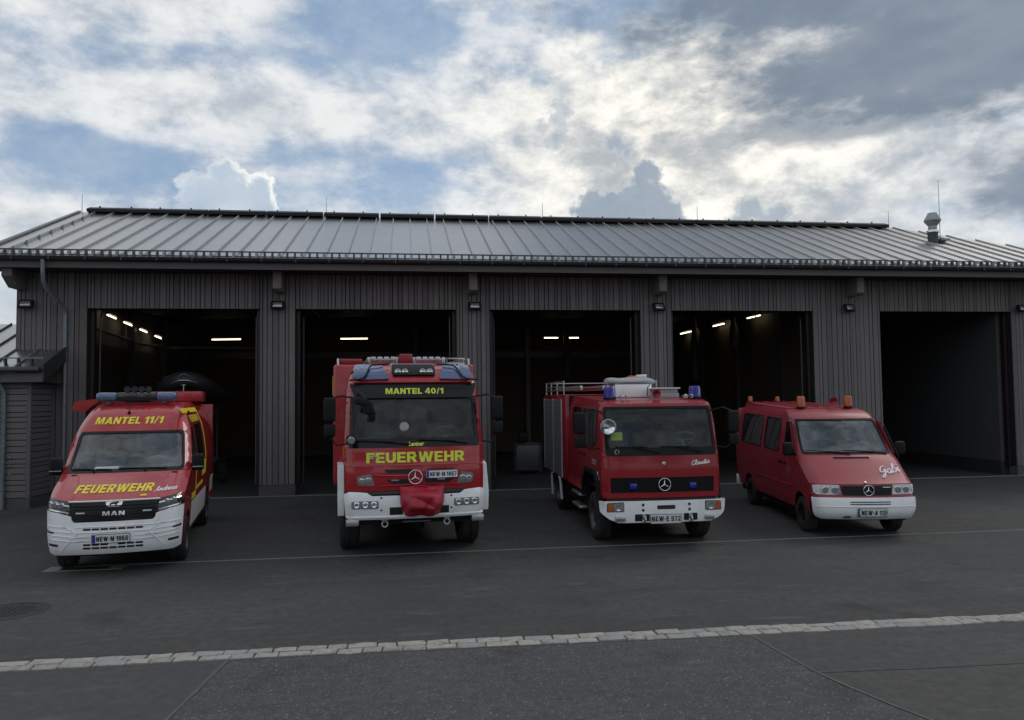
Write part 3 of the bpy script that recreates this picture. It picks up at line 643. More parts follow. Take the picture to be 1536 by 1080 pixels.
# ================================================================== fire station
W_, PL, P2, HD = 4.369, .942, 2.164, 5.039
doors = []; x = 0.
for g in (PL, PL, PL, P2, 0): doors.append((x, x+W_)); x += W_+g
XL, XR, DEP, WT = -1.70, 31.0, 15.0, 6.0
SL = (8.919-6.154)/(5.686+1.0)           # roof slope
def rz(y): return 6.154+(y+1.0)*SL
fs = thing('fire_station', 'long timber clad fire station with five open vehicle bays and metal roof', 'fire station')
piers = [(XL, 0.)]+[(doors[i][1], doors[i+1][0]) for i in range(4)]+[(doors[4][1], XR)]
b = MB()
for a, c_ in piers: b.bx(a, c_, .0, .35, 0, WT)
for a, c_ in doors: b.bx(a, c_, .0, .35, HD, WT)
wall = b.build('facade_wall', M['lath'], fs, 0)
def fill(a, c_):
    out = []; x = a
    while x < c_-.03:
        wd = random.choice((.062, .075, .095, .12, .145, .145)); 
        if c_-(x+wd) < .07: wd = c_-x-.012
        out.append((x, x+wd)); x += wd+random.choice((.016, .02, .024))
    return out
def boards(a, c_, z0, z1, y0=-.028, y1=-.002, parent=wall):
    for p, q in fill(a, c_):
        b = MB(); d = random.uniform(-.004, .004); b.bx(p, q, y0+d, y1, z0, z1)
        b.build('board', M[random.choice(('board', 'board', 'board2', 'board3'))], parent, 0)
for i, (a, c_) in enumerate(piers):
    boards(a+.012, min(c_, 29.0), .30, WT-.02)
    if i == 5: b = MB(); b.bx(29.01, XR, -.03, -.002, .3, WT-.02); b.build('board', M['board'], wall, 0)
for a, c_ in doors: boards(a+.012, c_, HD+.002, WT-.02)
for i, (a, c_) in enumerate(piers): b = MB(); b.bx(a-.002, c_+.002, -.05, .30, -.05, .285, .006, 1); b.build('plinth', M['plinth'], fs)
b = MB(); b.bx(XL-.028, XL+.01, -.03, .02, .3, WT-.02); b.build('corner_trim', M['board2'], fs, 0)
# flanks and back, inner walls
for nm, x0, x1 in (('gable_wall', XL, XL+.3), ('end_wall', XR-.3, XR)):
    b = MB(); b.prism([(.352, 0), (DEP, 0), (DEP, WT), (.352, WT)], lambda y, z: (x0, y, z), lambda y, z: (x1, y, z)); b.build(nm, M['board2'], fs, 0)
b = MB(); b.prism([(-.6, WT+.002), (DEP-2.4, WT+.002), (5.686, 8.78)], lambda y, z: (XL-.01, y, z), lambda y, z: (XL+.2, y, z)); b.build('gable_infill', M['board2'], fs, 0)
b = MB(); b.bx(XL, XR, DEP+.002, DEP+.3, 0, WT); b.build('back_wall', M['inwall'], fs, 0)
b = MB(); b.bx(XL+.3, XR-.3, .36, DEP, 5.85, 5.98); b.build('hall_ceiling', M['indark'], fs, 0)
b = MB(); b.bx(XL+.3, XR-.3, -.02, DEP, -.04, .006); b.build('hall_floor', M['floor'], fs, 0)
b = MB(); b.bx(XL, XR, -.16, -.02, -.04, .010); b.build('threshold', M['concrete'], fs, 0)
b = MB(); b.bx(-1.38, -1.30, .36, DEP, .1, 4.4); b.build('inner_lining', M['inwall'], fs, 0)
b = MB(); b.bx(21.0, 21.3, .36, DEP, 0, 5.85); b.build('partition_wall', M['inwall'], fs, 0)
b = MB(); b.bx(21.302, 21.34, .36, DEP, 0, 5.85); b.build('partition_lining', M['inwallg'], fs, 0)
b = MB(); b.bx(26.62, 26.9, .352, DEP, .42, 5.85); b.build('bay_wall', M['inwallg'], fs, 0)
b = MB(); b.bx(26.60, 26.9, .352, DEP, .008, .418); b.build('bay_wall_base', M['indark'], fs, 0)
for yy, ww in ((3.2, .2), (6.8, .2), (10.4, .2)):
    b = MB(); b.bx(-1.30, -1.05, yy-ww/2, yy+ww/2, .006, 5.85); b.build('column', M['steel'], fs)
    b = MB(); b.bx(20.85, 21.0, yy-ww/2, yy+ww/2, .006, 5.85); b.build('column', M['steel'], fs)
for xx in (3.3, 8.6, 13.9): b = MB(); b.bx(xx, xx+.22, DEP-.3, DEP, .006, 5.85); b.build('column', M['steel'], fs)
b = MB(); b.bx(-1.3, 20.9, DEP-.2, DEP-.02, 4.45, 4.75); b.build('wall_beam', M['steel'], fs)
b = MB(); b.tube([(20.95, 1.6, .1), (20.95, 1.6, 5.3)], .04); b.build('wall_pipe', M['alu'], fs)
b = MB(); b.tube([(-1.1, .6, 4.95), (-1.1, 7.6, 4.62), (-.6, 9.2, 4.6), (2.5, 9.4, 4.6)], .045); b.build('air_duct', M['zinc'], fs)
for i, (a, c_) in enumerate(doors):          # frames of the bays, vertical guide rails of the raised doors
    for s_, x0, x1 in ((1, a+.003, a+.10), (-1, c_-.10, c_-.003)):
        b = MB(); b.bx(x0, x1, .16, .34, .29, HD-.004, .006, 1); b.build('door_jamb', M['frame'], fs)
        b = MB(); b.tube([(a+.16 if s_ > 0 else c_-.16, .42, .3), (a+.16 if s_ > 0 else c_-.16, .42, 4.85), (a+.16 if s_ > 0 else c_-.16, .75, 5.25), (a+.16 if s_ > 0 else c_-.16, 4.6, 5.3)], .022, 6); b.build('guide_rail', M['steel'], fs)
    dr_ = None
    for k in range(5):                       # the sectional door, run back under the ceiling
        b = MB(); b.bx(a+.2, c_-.2, .85+k*.78, .85+k*.78+.76, 5.36, 5.41, .008, 1); b.build('raised_door_panel', M['frame'], fs)
# ---- roof
XE = -2.49; HX = 26.9; HK = .78              # left verge; hip starts here
b = MB(); y1 = 5.686
b.prism([(XE+.02, -.98), (31.9, -.98), (HX, y1-.02), (XE+.02, y1-.02)], lambda x, y: (x, y, rz(y)-.03), lambda x, y: (x, y, rz(y)-.16))
roof = b.build('roof', M['fascia'], fs, 0)
b = MB(); b.prism([(XE, y1), (HX, y1), (HX+5.2, 12.4), (XE, 12.4)], lambda x, y: (x, y, 8.919-(y-y1)*SL), lambda x, y: (x, y, 8.87-(y-y1)*SL)); b.build('rear_roof_slope', M['roof'], roof, 0)
b = MB(); v = [b.b.verts.new(p) for p in ((HX, y1, 8.91), (32.1, -1.0, 6.15), (32.1, 12.4, 6.15))]; b.b.faces.new(v); b.build('hip_slope', M['roof'], roof, 0)
PW = .5755; k = 0; seams = []
while True:
    x0 = XE+k*PW; x1 = x0+PW
    if x0 > 31.6: break
    def top(x): return y1 if x <= HX else max(-1., y1-(x-HX)/HK)
    b = MB(); q = [(x0+.004, -1.02), (x1-.004, -1.02), (x1-.004, top(x1)), (x0+.004, top(x0))]; dz = random.uniform(-.003, .003)
    if x0 < HX < x1: q.insert(3, (HX, y1))
    b.prism(q, lambda x, y: (x, y, rz(y)+dz), lambda x, y: (x, y, rz(y)-.02)); b.build('roof_panel', M['roof'], roof, 0)
    b = MB(); t = top(x0)
    if t > -.9:
        b.prism([(-1.02, 0), (t-.03, 0), (t-.03, .055), (-1.02, .055)], lambda y, h: (x0-.014, y, rz(y)+h), lambda y, h: (x0+.014, y, rz(y)+h)); b.build('standing_seam', M['seam'], roof, 0); seams.append(x0)
    k += 1
# snow guard: flat rail carried by clamps, ice stoppers between
yg = -.72
sg_ = MB(); sg_.box(((XE+31)/2, yg, rz(yg)+.185), (31-XE, .05, .03)); sg_.build('snow_rail', M['gutter'], roof, 0)
sg_ = MB(); sg_.box(((XE+31)/2, yg-.05, rz(yg)+.05), (31-XE, .03, .03)); sg_.build('snow_rail', M['gutter'], roof, 0)
for x0 in seams:
    for dx, wd in ((0, .06), (PW*.36, .045), (PW*.70, .045)):
        if x0+dx > 29.8: continue
        b = MB(); b.prism([(yg-.10, .0), (yg+.10, .0), (yg+.03, .18), (yg-.03, .18)], lambda y, h: (x0+dx-wd/2, y, rz(y)+h+.002), lambda y, h: (x0+dx+wd/2, y, rz(y)+h+.002)); b.build('snow_clamp', M["gutter" if dx else "zinc"], roof, 0)
# gutter, fascia, soffit
b = MB(); g = [(-1.115+.085*math.cos(R(a)), 6.205+.085*math.sin(R(a))) for a in range(180, 361, 20)]+[(-1.115+.078*math.cos(R(a)), 6.205+.078*math.sin(R(a))) for a in range(360, 179, -20)]
b.prism(g, lambda y, z: (XE-.02, y, z), lambda y, z: (32., y, z)); b.tube([(XE-.02, -1.2, 6.207), (32, -1.2, 6.207)], .013); gut = b.build('gutter', M['gutter'], fs, 40)
for k in range(40): b = MB(); b.bx(XE+.3+k*.85, XE+.335+k*.85, -1.205, -1.02, 6.117, 6.123); b.bx(XE+.3+k*.85, XE+.335+k*.85, -1.209, -1.203, 6.12, 6.21); b.build('gutter_bracket', M['gutter'], gut, 0)
b = MB(); b.bx(XE, 32, -1.025, -.985, 5.945, 6.115); b.build('fascia', M['fascia'], fs, 0)
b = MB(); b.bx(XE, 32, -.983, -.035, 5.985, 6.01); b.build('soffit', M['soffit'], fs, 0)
b = MB(); b.prism([(-1.03, 5.95), (-1.03, 6.16), (y1, 8.93), (y1, 8.70)], lambda y, z: (XE-.045, y, z), lambda y, z: (XE-.005, y, z)); b.build('verge_board', M['fascia'], fs, 0)
b = MB(); b.prism([(-1.04, 6.17), (y1, 8.935), (y1, 8.97), (-1.04, 6.205)], lambda y, z: (XE-.06, y, z), lambda y, z: (XE+.05, y, z)); b.build('verge_flashing', M['zinc'], fs, 0)
b = MB(); b.prism([(-.03, 5.985), (-.9, 5.985), (-.9, 5.75), (-.55, 5.5), (-.03, 5.5)], lambda y, z: (XL+.01, y, z), lambda y, z: (XL+.25, y, z)); b.build('eave_bracket', M['board2'], fs, 0)
for k in range(16):                          # ridge vent caps
    a = -2.17+k*1.918; c_ = min(a+1.86, 26.75)
    if a > 26.3: break
    b = MB(); b.prism([(y1-.28, rz(y1-.28)+.075), (y1-.30, rz(y1-.28)+.17), (y1, 9.09), (y1+.3, rz(y1-.28)+.17), (y1+.28, rz(y1-.28)+.075)], lambda y, z: (a, y, z), lambda y, z: (c_, y, z)); cap = b.build('ridge_cap', M['ridge'], roof, 0)
    b = MB(); b.tube([(a+.3, y1-.02, 9.1), (a+.34, y1-.02, 9.1)], .03, 6); b.tube([(a+1.3, y1-.02, 9.1), (a+1.34, y1-.02, 9.1)], .03, 6); b.build('cap_clip', M['ridge'], cap)
for xx, z1 in ((-2.44, 9.55), (5.55, 9.6), (13.2, 9.6), (19.05, 9.6), (26.75, 9.6)): b = MB(); b.tube([(xx, y1+.05, 8.9), (xx, y1+.05, z1)], [.012, .007], 6); b.build('lightning_rod', M['zinc'], fs)
b = MB(); b.tube([(XE+.62, -.9, rz(-.9)+.09), (XE+.62, y1-.3, rz(y1-.3)+.09)], .006, 5)
for k in range(9): yy = -.7+k*.72; b.bx(XE+.6, XE+.64, yy, yy+.03, rz(yy), rz(yy)+.10)
b.build('lightning_wire', M['zinc'], roof)
# flue on the right of the roof
vx, vy = 26.56, 3.0; vz = rz(vy)
b = MB(); b.cyl((vx, vy, vz-.2), (vx, vy, vz+.36), .17, None, 24); fl = b.build('flue', M['gutter'], fs)
b = MB(); b.lathe([(.20, 0), (.205, .5), (.20, 1), (.16, 1)], (vx, vy, vz+.34), (vx, vy, vz+.42), 24); b.build('flue_collar', M['chrome'], fl)
b = MB(); b.lathe([(.135, 0), (.135, .38), (.15, .4), (.15, .5), (.135, .52), (.135, 1)], (vx, vy, vz+.40), (vx, vy, vz+.62), 24); b.build('flue_band', M['ventmetal'], fl)
b = MB(); b.lathe([(.13, 0), (.27, .38), (.275, .48), (.16, .92), (.15, 1), (0, 1)], (vx, vy, vz+.56), (vx, vy, vz+1.03), 24); b.build('flue_cowl', M['ventmetal'], fl)
b = MB(); b.tube([(vx+.24, vy-.05, vz), (vx+.24, vy-.05, vz+2.2)], [.014, .007], 6); b.build('lightning_rod', M['zinc'], fl)
b = MB(); b.bx(vx+.2, vx+.55, vy-.15, vy+.2, vz+.05, vz+.12); b.build('flue_flashing', M['zinc'], fl)
# beam heads under the eave
for xx in (4.92, 10.12, 15.5, 21.5): b = MB(); b.prism([(-.03, 5.984), (-.62, 5.984), (-.62, 5.52), (-.5, 5.46), (-.03, 5.46)], lambda y, z: (xx-.11, y, z), lambda y, z: (xx+.11, y, z)); b.build('beam_head', M['board3'], fs, 0)
# downpipe
b = MB(); b.tube([(-.64, -1.115, 6.14), (-.64, -1.1, 5.9), (-.64, -1.08, 5.62), (-.62, -.95, 5.45), (-.54, -.25, 5.10), (-.50, -.12, 4.95), (-.50, -.11, 4.8), (-.50, -.11, .0)], .05, 12); dp = b.build('downpipe', M['zinc'], fs, 50)
for z in (4.4, 3.2, 2.0, .8): b = MB(); b.lathe([(.05, 0), (.06, .1), (.06, .9), (.05, 1)], (-.5, -.11, z), (-.5, -.11, z+.05)); b.bx(-.5, -.40, -.115, -.105, z+.015, z+.035); b.build('pipe_clip', M['zinc'], dp)
# flood lamps on the piers
for xx, yaw_, lab in ((-1.43, 0, 'black floodlight on the left corner pier beside the downpipe'), (4.87, 0, 'black floodlight on pier between first and second bay from left'), (10.19, 0, 'black floodlight on pier above right shoulder of the tall fire engine'),
                      (15.47, 12, 'black floodlight on pier between third and fourth bay from left'), (21.34, 14, 'black floodlight on the widest pier, above the red minibus'), (27.08, 8, 'black floodlight at the right picture edge beside the last bay')):
    t = thing('floodlight', lab, 'floodlight', (xx, -.03, 5.12), R(yaw_), 'floodlights on the station piers')
    rt_ = Matrix.Rotation(R(-22), 3, 'X')
    b = MB(); b.bx(-.04, .04, -.10, 0, -.02, .06); b.build('bracket', M['black'], t)
    b = MB(); b.box((0, -.16, .0), (.36, .08, .24), .02, rt_); b.build('housing', M['black'], t)
    b = MB(); b.box(Vector((0, -.16, 0))+rt_ @ Vector((0, -.043, 0)), (.24, .01, .13), .004, rt_); b.build('lens', M['lens'], t)
# ---- lit tubes inside
def lamp(p, q, lab, grp):
    p = Vector(p); q = Vector(q); c_ = (p+q)/2; t = thing('ceiling_light', lab, 'light', c_, 0, grp)
    b = MB(); b.tube([p-c_, q-c_], .02, 8); b.build('tube', M['tube'], t)
    up = Vector((0, 0, .075)); b = MB(); d = (q-p); n = Vector((-d.y, d.x, 0)).normalized()*.07
    vv = [p-c_-n+up*.6, p-c_+n+up*.6, q-c_+n+up*.6, q-c_-n+up*.6]; v0 = [b.b.verts.new(v) for v in vv]; v1 = [b.b.verts.new(v+Vector((0, 0, .05))) for v in vv]
    b.b.faces.new(v0); b.b.faces.new(v1)
    for k in range(4): b.b.faces.new((v0[k], v0[(k+1) % 4], v1[(k+1) % 4], v1[k]))
    b.cyl((0, 0, .09), (0, 0, 5.85-c_.z), .012); b.build('fitting', M['steel'], t)
lw = ['nearest of four lit tubes along the left wall of first bay', 'second nearest of four lit tubes along the left bay wall', 'third nearest of four lit tubes along the left bay wall', 'farthest of four lit tubes along the left wall of first bay']
for k, (y, z) in enumerate(((4.45, 5.28), (5.9, 5.19), (7.45, 5.09), (9.1, 4.99))): lamp((-1.0, y-.36, z+.02), (-1.0, y+.36, z-.02), lw[k], 'lit tubes along left wall')
lamp((.31, 11.75, 5.1), (1.49, 11.6, 5.1), 'lit crosswise tube at the back of the first bay', 'lit crosswise tubes')
lamp((5.6, 11.0, 5.07), (6.7, 10.9, 5.07), 'lit crosswise tube at the back of the second bay', 'lit crosswise tubes')
lamp((14.15, 11.0, 5.1), (14.75, 11.0, 5.1), 'left one of two short lit tubes in the third bay', 'lit crosswise tubes')
lamp((15.05, 11.0, 5.1), (15.65, 11.0, 5.1), 'right one of two short lit tubes in the third bay', 'lit crosswise tubes')
lw = ['nearest and shortest lit tube by right wall of fourth bay', 'second nearest lit tube by right wall of fourth bay', 'third nearest lit tube by right wall of fourth bay', 'farthest lit tube by right wall of fourth bay']
for k, (ya, yb) in enumerate(((4.35, 4.65), (4.8, 5.4), (7.5, 8.6), (11.0, 12.4))): lamp((20.75, ya, 5.38), (20.75, yb, 5.38), lw[k], 'lit tubes along right wall')
# exhaust hoses hanging in the bays
for xx, yy, z0, z1, lab in ((14.9, 10.0, 3.4, 5.8, 'dark tapered exhaust hose hanging in third bay behind older fire engine'), (19.7, 8.0, 3.2, 5.8, 'dark exhaust hose hanging in the fourth bay'), (20.3, 5.6, 4.3, 5.8, 'short dark hose hanging near right wall of fourth bay')):
    b = MB(); b.tube([(xx, yy, z1), (xx, yy, z1-.6), (xx+.02, yy, (z0+z1)/2), (xx+.05, yy, z0)], [.08, .10, .16, .22], 12); tag(b.build('exhaust_hose', M['pool'], None), lab, 'hose')
b = MB(); b.tube(crom([(0, 5.8), (.25, 4.9), (.1, 4.3), (.3, 4.0)]) and [(16.2+p[0], 6.5, p[1]) for p in crom([(0, 5.8), (-.2, 4.9), (.1, 4.3), (.3, 4.0)])], .02, 6); b.bx(16.35, 16.5, 6.45, 6.55, 3.75, 4.1, .02); tag(b.build('charging_cable', M['black'], None), 'black charging cable hanging from ceiling in third bay', 'cable')
tt = thing('tool_trolley', 'grey framed tool trolley at the back of third bay', 'trolley', (12.3, 4.2, .006))
b = MB()
for sx_ in (-.42, .42):
    for sy_ in (-.25, .25): b.tube([(sx_, sy_, .1), (sx_, sy_, 1.0)], .022, 6)
for z in (.16, 1.0): b.tube([(-.42, -.25, z), (.42, -.25, z), (.42, .25, z), (-.42, .25, z)], .022, 6, closed=True)
b.build('frame', M['steel'], tt)
b = MB(); b.bx(-.4, .4, -.22, .24, .18, .97, .01); b.build('cabinet', M['steel'], tt)
for sx_ in (-.36, .36):
    for sy_ in (-.2, .2): b = MB(); b.cyl((sx_-.02, sy_, .065), (sx_+.02, sy_, .065), .065); b.build('castor', M['rubber'], tt)
bl = MB(); bl.bx(-.16, .16, -.14, .14, 0, .38, .08); o = tag(bl.build('storage_drum', M['black'], None), 'black box standing on the tool trolley', 'box'); o.location = (12.15, 4.2, 1.03)

# clothes lockers and a hose rack along the back of the middle bays
for k in range(5):
    o = thing('locker', ('leftmost', 'second', 'middle', 'fourth', 'rightmost')[k]+' of five dark steel lockers at the back of second bay' if k not in (1, 3) else ('second' if k == 1 else 'fourth')+' from left of five dark lockers at back of second bay', 'locker', (6.0+k*.52, DEP-.62, .006), 0, 'lockers in second bay')
    b = MB(); b.bx(0, .5, 0, .3, .08, 1.95, .006, 1); b.build('cabinet', M['steel'], o)
    b = MB(); b.bx(.015, .485, -.02, -.002, .1, 1.93, .004, 1); d_ = b.build('door', M['inwallg'], o)
    b = MB(); b.bx(.42, .45, -.045, -.02, 1.0, 1.12, .004, 1); b.build('handle', M['alu'], d_)
hr = thing('hose_rack', 'steel rack with coiled hoses on the back wall of third bay', 'hose rack', (16.6, DEP-.75, .006))
b = MB()
for x_ in (0, 1.5): b.bx(x_, x_+.06, 0, .06, 0, 2.4); b.bx(x_, x_+.06, .44, .5, 0, 2.4)
for z in (.4, 1.2, 2.0): b.bx(0, 1.56, 0, .5, z, z+.04)
b.build('frame', M['steel'], hr)
for z in (.72, 1.52):
    for k in range(4): b = MB(); b.torus((.25+k*.36, .25, z), (1, .1, 0), .17, .07, 24, 8); b.build('hose_coil', M['bag' if k % 2 else 'tarp'], hr)

# ================================================================== annex on the left
an = thing('annex_building', 'low annex with horizontal timber siding and seamed metal roof at left', 'annex', (-1, -1, 0))
an.location = (0, 0, 0)
AX, AY = -.86, -1.12
b = MB(); b.bx(-9, AX, AY, AY+.2, .25, 3.12); aw = b.build('annex_wall', M['lath'], an, 0)
b = MB(); b.bx(AX-.2, AX-.002, AY+.202, -.03, .25, 3.12); ar = b.build('return_wall', M['lath'], an, 0)
z = .27; n = 0
while z < 3.08:
    h = random.choice((.075, .10, .13, .14)); h = min(h, 3.1-z)
    b = MB(); b.bx(-9 if 0 else -4.5, AX-.075, AY-.026, AY-.002, z, z+h); b.build('board', M['hboard'], aw, 0)
    b = MB(); b.bx(AX, AX+.024, AY+.05, -.032, z, z+h); b.build('board', M['hboard'], ar, 0)
    z += h+.02
b = MB(); b.bx(AX-.07, AX+.028, AY-.03, AY+.045, .25, 3.12); b.build('corner_board', M['board2'], an, 0)
b = MB(); b.bx(-9, AX+.03, AY-.02, -.052, -.05, .248, .006, 1); b.build('plinth', M['plinth'], an)
def az_(y): return 3.42+(y+1.35)*.405
b = MB(); b.prism([(-9, -1.35), (-.5, -1.35), (-.5, -.035), (-1.74, -.035), (-1.74, 2.1), (-9, 2.1)], lambda x, y: (x, y, az_(y)), lambda x, y: (x, y, az_(y)-.05)); ao = b.build('annex_roof', M['roof'], an, 0)
b = MB(); b.prism([(-9, 2.1), (-1.74, 2.1), (-1.74, 5.2), (-9, 5.2)], lambda x, y: (x, y, az_(2.1)-(y-2.1)*.405), lambda x, y: (x, y, az_(2.1)-.05-(y-2.1)*.405)); b.build('rear_slope', M['roof'], ao, 0)
for k in range(14):
    xx = -1.15-k*.56; y1_ = -.04 if xx > -1.74 else 2.08
    b = MB(); b.prism([(-1.34, 0), (y1_, 0), (y1_, .05), (-1.34, .05)], lambda y, h: (xx-.014, y, az_(y)+h), lambda y, h: (xx+.014, y, az_(y)+h)); b.build('standing_seam', M['seam'], ao, 0)
b = MB(); b.box((-4.7, -1.05, az_(-1.05)+.14), (8.2, .04, .03)); b.build('snow_rail', M['zinc'], ao, 0)
for k in range(14): b = MB(); xx = -.9-k*.3; b.bx(xx, xx+.04, -1.1, -1.0, az_(-1.05), az_(-1.05)+.13); b.build('snow_clamp', M['gutter'], ao, 0)
b = MB(); b.prism([(-1.38, 3.08), (-1.38, 3.50), (-.03, 4.06), (-.03, 3.66)], lambda y, z: (-.50, y, z), lambda y, z: (-.46, y, z)); b.build('side_fascia', M['gutter'], an, 0)
b = MB(); b.bx(-9, -.50, -1.38, -1.352, 3.08, 3.30); b.build('front_fascia', M['fascia'], an, 0)
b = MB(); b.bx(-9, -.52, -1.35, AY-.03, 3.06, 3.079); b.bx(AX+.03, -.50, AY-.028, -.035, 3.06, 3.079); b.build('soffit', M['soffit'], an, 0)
b = MB(); b.tube([(-9, -1.45, 3.38), (-.52, -1.45, 3.38)], .07, 10); b.build('gutter', M['gutter'], an)
b = MB(); b.tube([(-1.5, -1.45, 3.32), (-1.5, -1.3, 3.05), (-1.42, -1.22, 2.85), (-1.42, -1.21, .0)], .05, 12); dp = b.build('downpipe', M['zinc'], an, 50)
for z in (2.6, 1.5, .45): b = MB(); b.lathe([(.05, 0), (.062, .1), (.062, .9), (.05, 1)], (-1.42, -1.21, z), (-1.42, -1.21, z+.06)); b.build('pipe_clip', M['zinc'], dp)
b = MB()
for z in (1.25, 1.05, .85): b.cyl((-1.28, AY-.03, z), (-1.28, AY-.05, z), .03)
b.build('wall_sockets', M['zinc'], an)

# ================================================================== vehicles
def shape_side(F, sg, parent, name, outline, holes, material, step=.1, thick=.02, off=0., taper=lambda y: 0.):
    return panel(name, outline, F.side(sg, taper), material, parent, holes, step, thick, off, flip=(sg < 0))
def fedge(F, z0, z1, n=12): return [(F.fy(z0+(z1-z0)*k/n), z0+(z1-z0)*k/n) for k in range(n+1)]
def rope(name, pts, r_, material, parent, seg=6): b = MB(); b.tube(pts, r_, seg); return b.build(name, material, parent)
def gap(F, sg, parent, pts, w_=.007, taper=lambda y: 0.):
    mp = F.side(sg, taper); b = MB(); b.tube([mp(y, z, .0) for y, z in pts], w_*.6, 5); return b.build('door_gap', M['ink'], parent)
def beacon(parent, x, y, z, r_, h, lens, name='beacon'):
    b = MB(); b.lathe([(0, 0), (r_*1.08, 0), (r_*1.08, .14), (r_*.9, .16), (0, .16)], (x, y, z), (x, y, z+h), 20); o = b.build(name, M['black'], parent)
    b = MB(); b.lathe([(r_, .16), (r_*1.0, .3), (r_*.93, .9), (r_*.8, .98), (0, 1.)], (x, y, z), (x, y, z+h), 20)
    for k in range(5): b.lathe([(r_*.99, 0), (r_*1.02, .5), (r_*.98, 1)], (x, y, z+h*(.26+.12*k)), (x, y, z+h*(.30+.12*k)), 20)
    b.build('lens', M[lens], o, 30); return o
def horn(parent, x, y, z, r_, material, L_=.22, name='horn'):
    b = MB(); b.lathe([(0, .25), (r_*.3, .2), (r_*.62, .08), (r_*.9, .0), (r_, -.02), (r_*1.02, .0), (r_*.7, .12), (r_*.35, .4), (r_*.3, 1.), (0, 1)], (x, y, z), (x, y+L_, z), 20); o = b.build(name, material, parent)
    b = MB(); b.cyl((x, y+L_*.6, z-r_*1.1), (x, y+L_*.6, z-.02), .014); b.build('foot', M['steel'], o); return o
def boxmirror(parent, x, y, z0, z1, w_, arms, d=.1, split=None):
    b = MB(); b.bx(x-w_/2, x+w_/2, y-d/2, y+d/2, z0, z1, .03, 3); o = b.build('mirror', M['black'], parent)
    b = MB(); b.bx(x-w_/2+.02, x+w_/2-.02, y+d/2-.004, y+d/2+.004, z0+.03, z1-.03); b.build('mirror_glass', M['chrome'], o)
    for a in arms: b = MB(); b.tube(a, .013, 6); b.build('mirror_arm', M['black'], o)
    return o

# ------------------------------------------------------------------ 1. crew van
V = thing('crew_van', 'red and white high roof crew van with yellow lettering and roof light bar', 'van', (3.98, -9.29, 0), R(9.1))
F = Front([(.28, .20), (.34, .07), (.45, .02), (.6, .0), (.8, .02), (1.0, .05), (1.08, .075), (1.13, .14), (1.22, .32), (1.32, .56), (1.43, .84), (1.47, .92), (2.08, 1.50), (2.28, 1.68), (2.40, 1.82), (2.48, 1.98), (2.53, 2.18), (2.56, 2.5)],
          [(.28, .86), (.40, .895), (.7, .92), (1.1, .94), (1.45, .955), (1.8, .925), (2.1, .875), (2.3, .80), (2.44, .735), (2.52, .67), (2.56, .58)], .13, .17)
mp = F.map
ws = [(-.855, 1.475), (.855, 1.475), (.79, 2.075), (-.79, 2.075)]
body = panel('hood', F.edge(1.02, 1.44, 1)[::1]+[(.9, 1.45), (-.9, 1.45)]+F.edge(1.02, 1.44, -1)[::-1]+[(-.9, 1.16), (-.62, 1.105), (.62, 1.105), (.9, 1.16)], mp, M['red'], V, step=.06)
for sg in (-1, 1): b = MB(); b.tube([mp(sg*x, z, -.006) for x, z in crom([(.60, 1.115), (.58, 1.2), (.60, 1.32), (.66, 1.42)])], [.012]*16, 6); b.build('hood_crease', M['red'], body)
panel('cab_front', F.edge(1.46, 2.56, 1, 24)+F.edge(1.46, 2.56, -1, 24)[::-1], mp, M['red'], V, holes=[rounded(ws, .06)], step=.06)
panel('windscreen', rounded([(x*1.02, z+(-.012 if z < 1.6 else .012)) for x, z in ws], .06), mp, M['glassv'], V, off=-.008, thick=.005)
panel('windscreen_seal', rounded([(x*1.012, z+(-.02 if z < 1.6 else .012)) for x, z in ws], .065), mp, M['gloss'], V, holes=[rounded([(-.82, 1.505), (.82, 1.505), (.762, 2.05), (-.762, 2.05)], .06)], off=.002, thick=.006)
panel('cowl', [(-.92, 1.452), (.92, 1.452), (.92, 1.462), (-.92, 1.462)], mp, M['black'], V, off=.0)
panel('sensor_cover', rounded([(-.16, 1.99), (.16, 1.99), (.2, 2.05), (-.2, 2.05)], .02), mp, M['black'], V, off=-.015, thick=.02)
panel('grille', rounded([(-.60, 1.10), (-.565, .84), (-.53, .815), (.53, .815), (.565, .84), (.60, 1.10)][::-1], .03), mp, M['gloss'], V, off=-.004, thick=.02)
for z in (1.03, .985, .90, .86): b = MB(); b.tube([mp(-.56+1.12*k/12, z, .0) for k in range(13)], .008, 6); b.build('grille_bar', M['black'], V)
for x in (-.45, .45): panel('strobe_lamp', [(x-.06, .928), (x+.06, .928), (x+.06, .948), (x-.06, .948)], mp, M['alu'], V, off=.012, thick=.012)
b = MB(); b.tube([mp(-.62+1.24*k/20, 1.098, .004) for k in range(21)], .013, 8); b.build('grille_trim', M['white'], V)
em = panel('bonnet_badge', rounded([(-.1, 1.02), (.1, 1.02), (.12, 1.10), (-.12, 1.10)], .03), mp, M['chrome'], V, off=.004, thick=.01)
panel('lion_emblem', [(-.06, 1.035), (-.045, 1.035), (-.035, 1.055), (.01, 1.055), (.02, 1.035), (.035, 1.035), (.035, 1.06), (.06, 1.08), (.05, 1.09), (.02, 1.082), (-.03, 1.08), (-.06, 1.065)], mp, M['ink'], em, off=.009, thick=.003)
block('maker_lettering', 'MAN', -.15, .15, .892, .952, mp, M['chrome'], V, .02, 0, .16)
head = [(.575, .905), (.615, 1.10), (.90, 1.165), (.945, 1.14), (.945, .995), (.76, .955)]
